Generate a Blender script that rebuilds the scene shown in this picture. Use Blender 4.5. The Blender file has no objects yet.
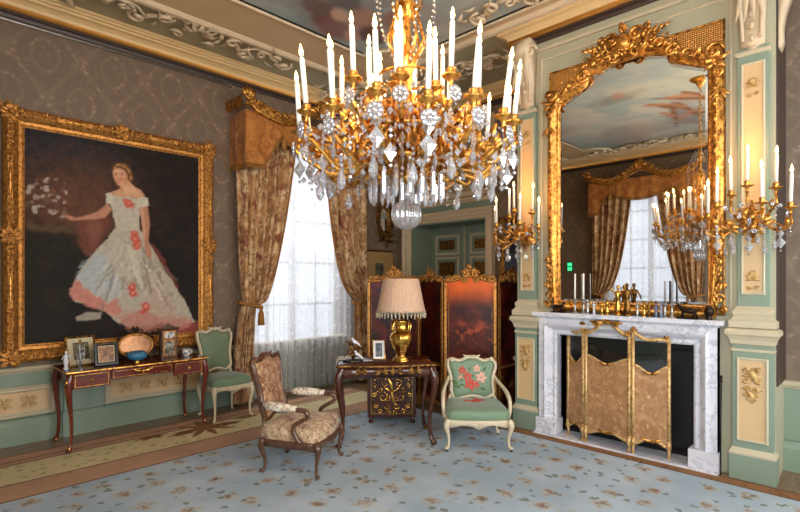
import bpy, math, random
import numpy as np
from mathutils import Vector, Matrix
from math import pi, sin, cos, sqrt, atan2, radians

S = bpy.context.scene
COL = S.collection
rnd = random.Random(7)

# ------------------------------------------------------------------ helpers
def hexc(r, g, b):
    f = lambda c: (c/255/12.92) if c/255 <= 0.04045 else ((c/255+0.055)/1.055)**2.4
    return (f(r), f(g), f(b), 1.0)

class MB:
    """collects faces for ONE mesh object"""
    def __init__(self):
        self.v = []; self.f = []; self.s = []; self.M = Matrix.Identity(4); self.mi = []; self.cur = 0
    def at(self, loc=(0, 0, 0), rz=0, rx=0, ry=0, sc=1):
        self.M = Matrix.Translation(loc) @ Matrix.Rotation(rz, 4, 'Z') @ Matrix.Rotation(ry, 4, 'Y') @ Matrix.Rotation(rx, 4, 'X') @ Matrix.Scale(sc, 4)
        return self
    def add(self, vs, fs, smooth=True):
        b = len(self.v); M = self.M
        self.v.extend([tuple(M @ Vector(p)) for p in vs])
        for q in fs:
            self.f.append(tuple(b+i for i in q)); self.s.append(smooth); self.mi.append(self.cur)
        return self
    def box(self, x0, x1, y0, y1, z0, z1):
        vs = [(x0,y0,z0),(x1,y0,z0),(x1,y1,z0),(x0,y1,z0),(x0,y0,z1),(x1,y0,z1),(x1,y1,z1),(x0,y1,z1)]
        return self.add(vs, [(0,3,2,1),(4,5,6,7),(0,1,5,4),(1,2,6,5),(2,3,7,6),(3,0,4,7)], False)
    def tube(self, pts, r, n=8, sy=1.0, cap=True):
        pts = [Vector(p) for p in pts]; k = len(pts)
        rr = r if isinstance(r, (list, tuple)) else [r]*k
        vs = []; nrm = None; pt = None
        for i in range(k):
            t = (pts[min(i+1, k-1)] - pts[max(i-1, 0)])
            if t.length < 1e-9: t = pt or Vector((0, 0, 1))
            t.normalize()
            if nrm is None:
                a = Vector((0, 1, 0)) if abs(t.y) < 0.9 else Vector((1, 0, 0))
                nrm = (a - t*a.dot(t)).normalized()
            else:
                nrm = nrm - t*nrm.dot(t)
                nrm = nrm.normalized() if nrm.length > 1e-6 else t.orthogonal().normalized()
            b = t.cross(nrm); pt = t
            for j in range(n):
                a = 2*pi*j/n
                vs.append(pts[i] + nrm*(cos(a)*rr[i]*sy) + b*(sin(a)*rr[i]))
        fs = [(i*n+j, i*n+(j+1) % n, (i+1)*n+(j+1) % n, (i+1)*n+j) for i in range(k-1) for j in range(n)]
        if cap: fs += [tuple(range(n-1, -1, -1)), tuple((k-1)*n+j for j in range(n))]
        return self.add(vs, fs)
    def lathe(self, prof, n=20, c=(0, 0, 0), flute=0, fa=0.0, smooth=True, sx=1, sy=1):
        vs = []; k = len(prof)
        for r, z in prof:
            for j in range(n):
                a = 2*pi*j/n; q = r*(1 + (fa*cos(flute*a) if flute else 0))
                vs.append((c[0]+q*cos(a)*sx, c[1]+q*sin(a)*sy, c[2]+z))
        fs = [(i*n+j, i*n+(j+1) % n, (i+1)*n+(j+1) % n, (i+1)*n+j) for i in range(k-1) for j in range(n)]
        if prof[0][0] > 1e-5: fs.append(tuple(range(n-1, -1, -1)))
        if prof[-1][0] > 1e-5: fs.append(tuple((k-1)*n+j for j in range(n)))
        return self.add(vs, fs, smooth)
    def ell(self, c, r, n=10, m=6):
        if not isinstance(r, (tuple, list)): r = (r, r, r)
        vs = [(c[0], c[1], c[2]-r[2])]
        for i in range(1, m):
            p = -pi/2 + pi*i/m
            for j in range(n):
                a = 2*pi*j/n
                vs.append((c[0]+r[0]*cos(p)*cos(a), c[1]+r[1]*cos(p)*sin(a), c[2]+r[2]*sin(p)))
        vs.append((c[0], c[1], c[2]+r[2])); L = len(vs)-1
        fs = [(0, 1+(j+1) % n, 1+j) for j in range(n)]
        for i in range(m-2):
            fs += [(1+i*n+j, 1+i*n+(j+1) % n, 1+(i+1)*n+(j+1) % n, 1+(i+1)*n+j) for j in range(n)]
        fs += [(1+(m-2)*n+j, 1+(m-2)*n+(j+1) % n, L) for j in range(n)]
        return self.add(vs, fs)
    def grid(self, fn, nu, nv, smooth=True, flip=False):
        vs = [fn(i/nu, j/nv) for j in range(nv+1) for i in range(nu+1)]
        w = nu+1
        fs = [(j*w+i, j*w+i+1, (j+1)*w+i+1, (j+1)*w+i) for j in range(nv) for i in range(nu)]
        if flip: fs = [tuple(reversed(q)) for q in fs]
        return self.add(vs, fs, smooth)
    def prism(self, poly, y0, y1, smooth=False):
        """poly = (x,z) points, extruded from y0 to y1"""
        n = len(poly)
        vs = [(x, y0, z) for x, z in poly] + [(x, y1, z) for x, z in poly]
        fs = [tuple(range(n)), tuple(range(2*n-1, n-1, -1))]
        fs += [(i, n+i, n+(i+1) % n, (i+1) % n) for i in range(n)]
        return self.add(vs, fs, smooth)
    def prismz(self, poly, z0, z1, smooth=False):
        n = len(poly)
        vs = [(x, y, z0) for x, y in poly] + [(x, y, z1) for x, y in poly]
        fs = [tuple(range(n-1, -1, -1)), tuple(range(n, 2*n))]
        fs += [(i, (i+1) % n, n+(i+1) % n, n+i) for i in range(n)]
        return self.add(vs, fs, smooth)
    def loft(self, rings, closed=True, cap=True, smooth=True):
        n = len(rings[0]); k = len(rings); vs = [p for r in rings for p in r]
        m = n if closed else n-1
        fs = [(i*n+j, i*n+(j+1) % n, (i+1)*n+(j+1) % n, (i+1)*n+j) for i in range(k-1) for j in range(m)]
        if cap and closed: fs += [tuple(range(n-1, -1, -1)), tuple((k-1)*n+j for j in range(n))]
        return self.add(vs, fs, smooth)
    def cushion(self, poly, h, edge=0.5, z0=0.0, puff=1.0):
        """upholstered pad over an (x,y) outline: vertical edge then domed top"""
        cx = sum(p[0] for p in poly)/len(poly); cy = sum(p[1] for p in poly)/len(poly)
        rings = []
        for s, z in ((0.97, 0), (1, h*0.08), (1.0, h*edge), (0.985, h*(edge+0.16)), (0.93, h*(edge+(1-edge)*0.62)), (0.8, h*(edge+(1-edge)*0.85)), (0.5, h*0.985), (0.2, h), (0.01, h)):
            rings.append([(cx+(x-cx)*s, cy+(y-cy)*s, z0+z) for x, y in poly])
        return self.loft(rings)
    def rect_frame(self, x0, x1, z0, z1, prof):
        """mitred frame round a rectangle; prof = (outward offset, y)"""
        rings = [[(x0-o, y, z0-o), (x1+o, y, z0-o), (x1+o, y, z1+o), (x0-o, y, z1+o)] for o, y in prof]
        return self.loft(rings, cap=False, smooth=False)
    def path_frame(self, path, prof, closed=True, smooth=True):
        n = len(path); nr = []
        for i in range(n):
            a = path[(i-1) % n] if closed or i > 0 else path[i]; b = path[(i+1) % n] if closed or i < n-1 else path[i]
            dx, dz = b[0]-a[0], b[1]-a[1]; L = math.hypot(dx, dz) or 1
            nr.append((dz/L, -dx/L))
        rings = [[(p[0]+q[0]*o, y, p[1]+q[1]*o) for p, q in zip(path, nr)] for o, y in prof]
        return self.loft(rings, closed=closed, cap=False, smooth=smooth)
    # --- ornaments in the local x,z plane, standing out towards -y
    def scroll(self, x, z, r, a0=0, turns=1.25, hand=1, th=None, y=-0.01, out=0.01, n=6):
        th = th or r*0.2; pts = []; rr = []; k = 16
        for i in range(k+1):
            t = i/k; a = a0+hand*turns*2*pi*t; q = r*(1-t*0.82)
            pts.append((x+q*cos(a), y-out*sin(pi*t), z+q*sin(a))); rr.append(th*(0.45+0.9*sin(pi*min(1, t*0.8+0.12))))
        pts.append(pts[-1]); rr.append(th*0.3)
        self.tube(pts[:-1], rr[:-1], n)
        self.ell((x+r*0.18*cos(a0+hand*turns*2*pi), y, z+r*0.18*sin(a0+hand*turns*2*pi)), th*1.5, 8, 5)
        return self
    def leaf(self, x, z, ang, L, w, y=-0.006, lift=0.02, curl=0.3):
        ca, sa = cos(ang), sin(ang); curl = curl if ca >= -1e-6 else -curl
        def fn(s, t):
            ww = w*sin(pi*(0.08+0.9*t))*(1+0.18*cos(t*22)); e = (s-0.5)*2*ww
            l = L*t; bend = curl*L*t*t
            px = l; pz = e+bend
            return (x+px*ca-pz*sa, y-lift*sin(pi*t*0.85)-0.35*ww*(1-abs(2*s-1)), z+px*sa+pz*ca)
        return self.grid(fn, 4, 8, True)
    def rosette(self, x, z, r, n=6, y=-0.01):
        for i in range(n):
            a = 2*pi*i/n
            self.ell((x+r*0.6*cos(a), y, z+r*0.6*sin(a)), (r*0.4, r*0.3, r*0.4), 7, 4)
        return self.ell((x, y-r*0.2, z), r*0.32, 8, 5)

def curve(pts, rr, m=4):
    """Catmull-Rom refinement of a limb path and its radii"""
    P = [Vector(p) for p in pts]; n = len(P); op, orr = [], []
    for i in range(n-1):
        a, b, c, d = P[max(i-1, 0)], P[i], P[i+1], P[min(i+2, n-1)]
        for k in range(m):
            t = k/m; op.append(0.5*((2*b)+(c-a)*t+(2*a-5*b+4*c-d)*t*t+(3*b-a-3*c+d)*t**3)); orr.append(rr[i]+(rr[i+1]-rr[i])*t)
    return op+[P[-1]], orr+[rr[-1]]
def obj(name, mb, mats, parent=None, label=None, kind=None, bevel=0, group=None):
    me = bpy.data.meshes.new(name); me.from_pydata(mb.v, [], mb.f)
    me.polygons.foreach_set('use_smooth', mb.s)
    if not isinstance(mats, (list, tuple)): mats = [mats]
    for m in mats: me.materials.append(m)
    if len(mats) > 1: me.polygons.foreach_set('material_index', mb.mi)
    me.update()
    o = bpy.data.objects.new(name, me); COL.objects.link(o)
    if parent: o.parent = parent
    if label: o['label'] = label
    if kind: o['kind'] = kind
    if bevel:
        b = o.modifiers.new('bevel', 'BEVEL'); b.width = bevel; b.segments = 2; b.limit_method = 'ANGLE'; b.angle_limit = radians(40)
    return o

def thing(name, label, cat, loc=(0, 0, 0), rz=0, group=None):
    o = bpy.data.objects.new(name, None); COL.objects.link(o); o.empty_display_size = 0.1
    o.location = loc; o.rotation_euler = (0, 0, rz); o['label'] = label; o['category'] = cat
    if group: o['group'] = group
    return o
def tag(o, label, cat, group=None, kind=None):
    o['label'] = label; o['category'] = cat
    if group: o['group'] = group
    if kind: o['kind'] = kind
    return o
def struct(name, mb, mat, parent=None, bevel=0):
    return obj(name, mb, mat, parent, kind='structure', bevel=bevel)
def dup(root, loc, rz, label=None, group=None):
    r = root.copy(); COL.objects.link(r); r.location = loc; r.rotation_euler = (0, 0, rz)
    if label: r['label'] = label
    if group: r['group'] = group
    for ch in list(root.children):
        c = ch.copy(); COL.objects.link(c); c.parent = r
        for g in ch.children:
            d = g.copy(); COL.objects.link(d); d.parent = c
    return r

# room axes: X runs along the window wall towards the fireplace, Y towards the window wall
EYE = 1.60; FPX = 495.0; HY = 280.0
FX, FY = 0.716, 0.698            # camera heading
def ray(px, py):
    r = (px-400)/FPX; return (FX+FY*r, FY-FX*r, (HY-py)/FPX)
def PY_(px, py, y):  d = ray(px, py); t = y/d[1]; return (d[0]*t, y, EYE+d[2]*t)
def PX_(px, py, x):  d = ray(px, py); t = x/d[0]; return (x, d[1]*t, EYE+d[2]*t)
def PZ_(px, py, z):  d = ray(px, py); t = (z-EYE)/d[2]; return (d[0]*t, d[1]*t, z)
def PD_(px, py, D):  d = ray(px, py); return (d[0]*D, d[1]*D, EYE+d[2]*D)

# ------------------------------------------------------------------ materials
class T:
    """small node-tree helper"""
    def __init__(self, name):
        self.m = bpy.data.materials.new(name); self.m.use_nodes = True
        self.nt = self.m.node_tree; self.N = self.nt.nodes; self.L = self.nt.links
        self.b = self.N['Principled BSDF']; self._tc = None
    def node(self, t, **kw):
        n = self.N.new(t)
        for k, v in kw.items(): setattr(n, k, v)
        return n
    def put(self, sock, v):
        if hasattr(v, 'is_linked') or isinstance(v, bpy.types.NodeSocket): self.L.new(v, sock)
        else: sock.default_value = v
    def co(self, sc=(1, 1, 1), rot=(0, 0, 0)):
        if self._tc is None: self._tc = self.node('ShaderNodeTexCoord').outputs['Object']
        m = self.node('ShaderNodeMapping'); self.L.new(self._tc, m.inputs['Vector'])
        m.inputs['Scale'].default_value = sc if isinstance(sc, tuple) else (sc,)*3; m.inputs['Rotation'].default_value = rot
        return m.outputs[0]
    def xyz(self):
        if self._tc is None: self._tc = self.node('ShaderNodeTexCoord').outputs['Object']
        s = self.node('ShaderNodeSeparateXYZ'); self.L.new(self._tc, s.inputs[0]); return s.outputs[0], s.outputs[1], s.outputs[2]
    def ma(self, op, a, b=0.0, c=0.0):
        n = self.node('ShaderNodeMath', operation=op)
        self.put(n.inputs[0], a); self.put(n.inputs[1], b)
        if op in ('MULTIPLY_ADD', 'COMPARE', 'SMOOTH_MIN'): self.put(n.inputs[2], c)
        return n.outputs[0]
    def noise(self, scale=5, detail=3, rough=0.5, vec=None, dist=0.0):
        n = self.node('ShaderNodeTexNoise'); n.inputs['Scale'].default_value = scale; n.inputs['Detail'].default_value = detail
        n.inputs['Roughness'].default_value = rough; n.inputs['Distortion'].default_value = dist
        self.L.new(vec if vec is not None else self.co(), n.inputs['Vector']); return n.outputs['Fac']
    def noisec(self, scale=5, detail=3, vec=None):
        n = self.node('ShaderNodeTexNoise'); n.inputs['Scale'].default_value = scale; n.inputs['Detail'].default_value = detail
        self.L.new(vec if vec is not None else self.co(), n.inputs['Vector']); return n.outputs['Color']
    def voro(self, scale=5, rand=1.0, vec=None, feature='F1', out='Distance', dims='3D'):
        n = self.node('ShaderNodeTexVoronoi', feature=feature, voronoi_dimensions=dims); n.inputs['Scale'].default_value = scale
        n.inputs['Randomness'].default_value = rand
        self.L.new(vec if vec is not None else self.co(), n.inputs['Vector']); return n.outputs[out]
    def warp(self, vec, scale=4, amt=0.1):
        c = self.noisec(scale, 2, vec); s = self.node('ShaderNodeVectorMath', operation='SUBTRACT'); self.L.new(c, s.inputs[0]); s.inputs[1].default_value = (.5, .5, .5)
        m = self.node('ShaderNodeVectorMath', operation='SCALE'); self.L.new(s.outputs[0], m.inputs[0]); m.inputs['Scale'].default_value = amt
        a = self.node('ShaderNodeVectorMath', operation='ADD'); self.L.new(vec, a.inputs[0]); self.L.new(m.outputs[0], a.inputs[1]); return a.outputs[0]
    def step(self, v, lo, hi, inv=False):
        n = self.node('ShaderNodeMapRange', interpolation_type='SMOOTHSTEP'); self.put(n.inputs['Value'], v)
        n.inputs['From Min'].default_value = lo; n.inputs['From Max'].default_value = hi
        n.inputs['To Min'].default_value = 1.0 if inv else 0.0; n.inputs['To Max'].default_value = 0.0 if inv else 1.0
        return n.outputs[0]
    def mix(self, f, a, b):
        n = self.node('ShaderNodeMix', data_type='RGBA'); self.put(n.inputs[0], f); self.put(n.inputs[6], a); self.put(n.inputs[7], b); return n.outputs[2]
    def bump(self, h, strength=0.3, dist=0.01):
        n = self.node('ShaderNodeBump'); n.inputs['Strength'].default_value = strength; n.inputs['Distance'].default_value = dist
        self.L.new(h, n.inputs['Height']); self.L.new(n.outputs[0], self.b.inputs['Normal']); return self
    def fin(self, col=None, rough=0.5, metal=0.0, **kw):
        if col is not None: self.put(self.b.inputs['Base Color'], col)
        self.put(self.b.inputs['Roughness'], rough); self.b.inputs['Metallic'].default_value = metal
        for k, v in kw.items(): self.put(self.b.inputs[k], v)
        return self.m

def plain(name, rgb, rough=0.5, metal=0.0, var=0.12, sc=14, bump=0.0, **kw):
    t = T(name); c = hexc(*rgb); d = tuple(x*(1-var*2) for x in c[:3])+(1,)
    n = t.noise(sc, 4, 0.6)
    if bump: t.bump(n, bump, 0.004)
    return t.fin(t.mix(n, d, tuple(min(1, x*(1+var)) for x in c[:3])+(1,)), rough, metal, **kw)

def gilt(name, rgb, rough=0.32, dark=(70, 42, 12), metal=0.9, sc=26):
    t = T(name); n = t.noise(sc, 4, 0.65)
    col = t.mix(t.step(n, 0.34, 0.6), hexc(*dark), hexc(*rgb))
    t.bump(n, 0.25, 0.004)
    return t.fin(col, t.ma('MULTIPLY_ADD', n, 0.35, rough-0.12), metal)
M = {}
M['gold'] = gilt('gilded_wood', (214, 154, 74), 0.36, (104, 64, 22))
M['goldbright'] = gilt('burnished_gilt', (232, 168, 82), 0.3, (128, 76, 28))
M['ormolu'] = gilt('ormolu_bronze', (240, 176, 84), 0.26, (132, 78, 26))
M['brass'] = gilt('polished_brass', (240, 190, 92), 0.14, (150, 100, 40), 0.98, 10)
M['palegilt'] = gilt('pale_gilt_relief', (216, 180, 118), 0.45, (168, 126, 72), .5)
M['olddark'] = gilt('dark_gilt', (150, 108, 52), 0.4, (50, 32, 14))
M['frame'] = gilt('antique_gilt', (206, 146, 74), 0.44, (136, 88, 38), .75, 36)
M['bronze'] = plain('dark_bronze', (48, 36, 30), 0.35, 0.8)
M['silver'] = plain('tarnished_silver', (190, 190, 186), 0.3, 0.85, 0.2, 40)
M['cream'] = plain('cream_paint', (200, 188, 158), 0.45, 0, 0.06, 10)
M['creamwood'] = plain('cream_painted_wood', (216, 200, 168), 0.42, 0, 0.14, 30)
M['stucco'] = plain('stucco_cream', (214, 192, 158), 0.6, 0, 0.08, 14, 0.1)
M['cornice'] = plain('cornice_paint', (228, 194, 138), 0.5, 0, 0.07, 6)
M['corniceline'] = plain('cornice_gilt_line', (226, 164, 80), 0.35, 0.5, 0.1, 12)
M['green'] = plain('sage_green_paint', (132, 150, 130), 0.5, 0, 0.04, 4)
M['wallgreen'] = plain('pale_sage_panel_paint', (176, 172, 144), 0.5, 0, 0.04, 4)
M['peach'] = plain('pale_ochre_panel_paint', (218, 184, 136), 0.5, 0, 0.05, 8)
M['darkedge'] = plain('dark_brown_edge', (62, 46, 38), 0.5)
M['wax'] = plain('ivory_wax', (250, 244, 228), 0.45, 0, 0.01, 4)
M['black'] = plain('black_lacquer', (20, 17, 16), 0.25)
M['soot'] = plain('soot_black_iron', (16, 16, 18), 0.45, 0.2)
M['paper'] = plain('mount_paper', (214, 198, 160), 0.7)
M['white'] = plain('white_paper', (232, 230, 222), 0.7, 0, 0.03)
M['porcelain'] = plain('white_porcelain', (228, 228, 232), 0.2, 0, 0.12, 20)
M['glaze'] = plain('blue_glaze', (66, 128, 160), 0.12, 0, 0.2, 18)
M['flame'] = None
def emis(name, rgb, st):
    t = T(name); t.b.inputs['Base Color'].default_value = hexc(*rgb)
    t.b.inputs['Emission Color'].default_value = hexc(*rgb); t.b.inputs['Emission Strength'].default_value = st; return t.m
M['flame'] = emis('candle_flame', (255, 196, 110), 22)

def glassy(name, tint=(0.96, 0.97, 1, 1), trans=0.45, rough=0.03, diff=.16, gl=.5):
    t = T(name); N, L = t.N, t.L; out = N['Material Output']
    g = t.node('ShaderNodeBsdfGlass'); g.inputs['Color'].default_value = tint; g.inputs['Roughness'].default_value = rough; g.inputs['IOR'].default_value = 1.5
    s = t.node('ShaderNodeBsdfAnisotropic'); s.inputs['Color'].default_value = (1, 1, 1, 1); s.inputs['Roughness'].default_value = 0.08
    tr = t.node('ShaderNodeBsdfTransparent'); tr.inputs['Color'].default_value = (0.94, 0.95, 0.97, 1)
    m1 = t.node('ShaderNodeMixShader'); m1.inputs[0].default_value = gl; L.new(g.outputs[0], m1.inputs[1]); L.new(s.outputs[0], m1.inputs[2])
    df = t.node('ShaderNodeBsdfDiffuse'); df.inputs[0].default_value = (.95, .95, .97, 1); m3 = t.node('ShaderNodeMixShader'); m3.inputs[0].default_value = diff; L.new(m1.outputs[0], m3.inputs[1]); L.new(df.outputs[0], m3.inputs[2])
    m2 = t.node('ShaderNodeMixShader'); m2.inputs[0].default_value = trans; L.new(m3.outputs[0], m2.inputs[1]); L.new(tr.outputs[0], m2.inputs[2])
    L.new(m2.outputs[0], out.inputs['Surface']); return t.m
M['crystal'] = glassy('cut_crystal', trans=0.22)
M['clearcrystal'] = glassy('clear_fluted_crystal', trans=0.25, diff=.03, gl=.25)
def pane():
    t = T('window_glass'); out = t.N['Material Output']
    tr = t.node('ShaderNodeBsdfTransparent'); gl = t.node('ShaderNodeBsdfAnisotropic'); gl.inputs['Roughness'].default_value = 0.02
    m = t.node('ShaderNodeMixShader'); m.inputs[0].default_value = 0.06
    t.L.new(tr.outputs[0], m.inputs[1]); t.L.new(gl.outputs[0], m.inputs[2]); t.L.new(m.outputs[0], out.inputs['Surface']); return t.m
M['pane'] = pane()
def mirror():
    t = T('mirror_glass'); return t.fin((0.93, 0.94, 0.93, 1), 0.015, 1.0)
M['mirror'] = mirror()

def damask():
    t = T('taupe_silk_damask'); x, y, z = t.xyz()
    h = t.ma('ADD', x, y)
    kx, kz = 2*pi/0.62, 2*pi/0.86
    a = t.ma('COSINE', t.ma('MULTIPLY', h, kx)); b = t.ma('COSINE', t.ma('MULTIPLY', z, kz))
    o = t.ma('ABSOLUTE', t.ma('ADD', a, b))
    ring = t.step(o, 0.0, 0.34, True)
    core = t.step(t.ma('ABSOLUTE', t.ma('SUBTRACT', o, 1.35)), 0.05, 0.22, True)
    v = t.voro(16, 0.9, t.warp(t.co(), 9, 0.12)); spr = t.step(v, 0.15, 0.45, True)
    weave = t.noise(120, 2, 0.6)
    f = t.ma('MULTIPLY', t.ma('ADD', t.ma('MULTIPLY', ring, 0.55), t.ma('MULTIPLY', core, 0.5)), t.ma('ADD', t.ma('MULTIPLY', spr, 0.7), 0.3))
    f = t.ma('ADD', f, t.ma('ADD', t.ma('MULTIPLY', weave, 0.35), t.ma('MULTIPLY', spr, .16)))
    col = t.mix(f, hexc(106, 86, 68), hexc(160, 137, 112))
    t.bump(f, 0.12, 0.004)
    return t.fin(col, t.ma('MULTIPLY_ADD', f, -0.25, 0.62), 0, **{'Sheen Weight': 0.25})
M['damask'] = damask()

def brocade(name='brocade_curtain', base=(186, 140, 90), red=(122, 48, 28), brown=(122, 74, 38), pale=(222, 190, 144), sc=1.0):
    t = T(name); co = t.warp(t.co(sc), 5, 0.16)
    n1 = t.noise(7, 3, 0.6, co); v = t.voro(8, 0.9, co); v2 = t.voro(17, 1, co)
    m1 = t.noise(9, 4, .65, t.co((sc*1.0, sc*1.0, sc*.8), (.4, .2, .9)), 1.4); m2 = t.noise(6, 3, .6, t.co((sc*1.1, sc*1.1, sc*.9), (1.1, .7, .3)), 1.0)
    c = t.mix(t.step(n1, 0.42, 0.62), hexc(*base), hexc(*pale))
    c = t.mix(t.ma('MULTIPLY', t.step(m1, 0.50, 0.60), .75), c, hexc(*brown))
    c = t.mix(t.ma('MULTIPLY', t.step(m2, 0.56, 0.64), .85), c, hexc(*red))
    c = t.mix(t.ma('MULTIPLY', t.step(v2, 0.10, 0.3, True), 0.4), c, hexc(98, 82, 42))
    t.bump(n1, 0.1, 0.005)
    return t.fin(c, 0.75, 0, **{'Sheen Weight': 0.15})
M['brocade'] = brocade()
M['pelmetfab'] = brocade('pelmet_velvet', (174, 108, 40), (152, 88, 30), (146, 84, 30), (194, 126, 54))
M['tapestry'] = brocade('brown_floral_tapestry', (160, 112, 76), (110, 52, 32), (104, 66, 40), (196, 158, 118), 2.6)
M['tapestryseat'] = brocade('beige_floral_tapestry', (196, 160, 122), (124, 66, 44), (136, 96, 64), (224, 198, 162), 2.6)
M['tapestrypale'] = brocade('pale_floral_tapestry', (222, 208, 184), (120, 80, 56), (160, 130, 96), (238, 228, 208), 2.6)
M['fringe'] = plain('gold_fringe', (170, 116, 50), 0.8, 0, 0.3, 60, 0.3)

def sheer():
    t = T('white_lace_sheer'); x, y, z = t.xyz(); h = t.ma('ADD', x, y)
    out = t.N['Material Output']; v = t.voro(11, 0.7, t.warp(t.co(), 6, 0.1)); n = t.noise(30, 3)
    lace = t.step(v, 0.2, 0.34, True)
    fac = t.ma('MULTIPLY_ADD', lace, 0.22, t.ma('MULTIPLY_ADD', n, 0.14, 0.56))
    d = t.node('ShaderNodeBsdfDiffuse'); d.inputs[0].default_value = (0.86, 0.87, 0.9, 1)
    tl = t.node('ShaderNodeBsdfTranslucent'); tl.inputs[0].default_value = (0.86, 0.88, 0.92, 1)
    tr = t.node('ShaderNodeBsdfTransparent')
    a = t.node('ShaderNodeMixShader'); a.inputs[0].default_value = 0.55; t.L.new(d.outputs[0], a.inputs[1]); t.L.new(tl.outputs[0], a.inputs[2])
    b = t.node('ShaderNodeMixShader'); t.L.new(fac, b.inputs[0]); t.L.new(tr.outputs[0], b.inputs[1]); t.L.new(a.outputs[0], b.inputs[2])
    t.L.new(b.outputs[0], out.inputs['Surface']); return t.m
M['sheer'] = sheer()

def marble():
    t = T('white_veined_marble'); co = t.warp(t.co(), 2.5, 0.7); n = t.noise(4, 6, 0.65, co)
    vein = t.step(t.ma('ABSOLUTE', t.ma('SUBTRACT', n, 0.5)), 0.0, 0.035, True)
    c = t.mix(t.ma('MULTIPLY', vein, 0.55), hexc(226, 226, 232), hexc(150, 152, 164))
    c = t.mix(t.step(t.noise(1.5, 3), 0.4, 0.75), c, hexc(206, 206, 214)); return t.fin(c, 0.22)
M['marble'] = marble()
def wood(name, a, b, rough=0.25, sc=(2, 26, 26)):
    t = T(name); n = t.noise(3, 5, 0.6, t.co(sc), 1.2); return t.fin(t.mix(t.step(n, 0.3, 0.7), hexc(*a), hexc(*b)), rough, 0, **{'Coat Weight': 0.4, 'Coat Roughness': 0.12})
M['mahog'] = wood('dark_rosewood', (46, 20, 13), (88, 42, 26))
M['redwood'] = wood('red_tulipwood', (80, 28, 17), (122, 48, 28))
M['walnut'] = wood('carved_walnut', (64, 38, 24), (112, 74, 48), 0.3, (14, 14, 4))
M['parquet'] = wood('oak_floorboards', (104, 76, 52), (142, 108, 76), 0.35, (2, 14, 2))

def marquetry():
    t = T('brass_marquetry'); x, y, z = t.xyz()
    ax = t.ma('ABSOLUTE', x)
    cv = t.node('ShaderNodeCombineXYZ'); t.L.new(ax, cv.inputs[0]); t.L.new(z, cv.inputs[2])
    n = t.noise(7.5, 1, 0.4, cv.outputs[0], 2.6)
    line = t.step(t.ma('ABSOLUTE', t.ma('SUBTRACT', n, 0.5)), 0.018, 0.034, True)
    line2 = t.step(t.ma('ABSOLUTE', t.ma('SUBTRACT', n, 0.62)), 0.012, 0.024, True)
    f = t.ma('MULTIPLY', line2, t.step(ax, .17, .18))
    t.L.new(f, t.b.inputs['Metallic'])
    m = t.fin(t.mix(f, hexc(66, 30, 18), hexc(226, 184, 96)), 0.28); t.L.new(f, t.b.inputs['Metallic']); return m
M['marquetry'] = marquetry()

def green_silk(name='green_silk', rgb=(112, 142, 108)):
    t = T(name); n = t.noise(60, 3, 0.6, t.co((1, 1, 6))); m = t.noise(5, 3)
    c = t.mix(m, hexc(*[int(q*0.85) for q in rgb]), hexc(*rgb)); c = t.mix(t.ma('MULTIPLY', n, 0.25), c, hexc(168, 182, 148)); t.bump(n, 0.1, 0.002)
    return t.fin(c, 0.55, 0, **{'Sheen Weight': 0.3})
M['silk'] = green_silk('green_silk', (104, 122, 86))
M['silkseat'] = green_silk('green_satin_seat', (112, 142, 110))

def rugfield():
    t = T('blue_floral_carpet_field'); co = t.co((1, 1, 0))
    w = t.warp(co, 10, 0.09)
    # jittered flowers
    d = t.voro(3.5, 0.5, w, dims='2D'); d2 = t.voro(6.4, 0.9, w, dims='2D'); d3 = t.voro(11, 1, w, dims='2D')
    rag = t.noise(16, 3, 0.7)
    dd = t.ma('ADD', d, t.ma('MULTIPLY_ADD', rag, 0.5, -0.25))
    fl = t.ma('MULTIPLY', t.step(dd, 0.14, 0.19, True), t.step(t.noise(26, 2), .40, .5)); core = t.step(dd, 0.035, 0.06, True); halo = t.step(dd, 0.22, 0.30, True)
    c = t.mix(t.step(t.noise(1.6, 3), 0.35, 0.7), hexc(160, 179, 193), hexc(184, 199, 209))
    c = t.mix(t.ma('MULTIPLY', halo, 0.55), c, hexc(178, 176, 166))
    c = t.mix(t.ma('MULTIPLY', fl, 0.75), c, hexc(156, 128, 98)); c = t.mix(t.ma('MULTIPLY', core, .75), c, hexc(124, 88, 58))
    e = t.ma('ADD', d2, t.ma('MULTIPLY_ADD', rag, 0.5, -0.25))
    sp = t.ma('MULTIPLY', t.step(e, 0.12, 0.17, True), t.step(t.noise(2.2, 2), 0.44, 0.5))
    c = t.mix(t.ma('MULTIPLY', sp, 0.75), c, hexc(104, 112, 96))
    g = t.ma('ADD', d3, t.ma('MULTIPLY_ADD', rag, 0.5, -0.25))
    c = t.mix(t.ma('MULTIPLY', t.step(g, 0.06, 0.1, True), 0.5), c, hexc(190, 180, 156))
    t.bump(t.noise(160, 2), 0.25, 0.003)
    return t.fin(c, 0.95)
M['rugfield'] = rugfield()
def rugborder(name, base, motif, motif2, amt=0.8):
    t = T(name); w = t.warp(t.co((1, 1, 0)), 9, 0.1); d = t.voro(7, 0.8, w, dims='2D'); r = t.noise(24, 3, 0.7)
    d = t.ma('ADD', d, t.ma('MULTIPLY_ADD', r, 0.5, -0.25))
    c = t.mix(t.noise(3, 3), hexc(*base), hexc(*[int(q*0.86) for q in base]))
    c = t.mix(t.ma('MULTIPLY', t.step(d, 0.16, 0.24, True), amt), c, hexc(*motif)); c = t.mix(t.ma('MULTIPLY', t.step(d, 0.04, 0.09, True), amt), c, hexc(*motif2))
    t.bump(r, 0.2, 0.003); return t.fin(c, 0.95)
M['rugcream'] = rugborder('cream_floral_border', (226, 212, 164), (166, 154, 108), (140, 106, 72), 0.5)
M['rugtan'] = rugborder('rose_tan_border', (198, 156, 126), (176, 134, 106), (150, 112, 88), 0.45)
M['rugbrown'] = plain('brown_border_line', (104, 72, 48), 0.95, 0, 0.15, 20)
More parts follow.
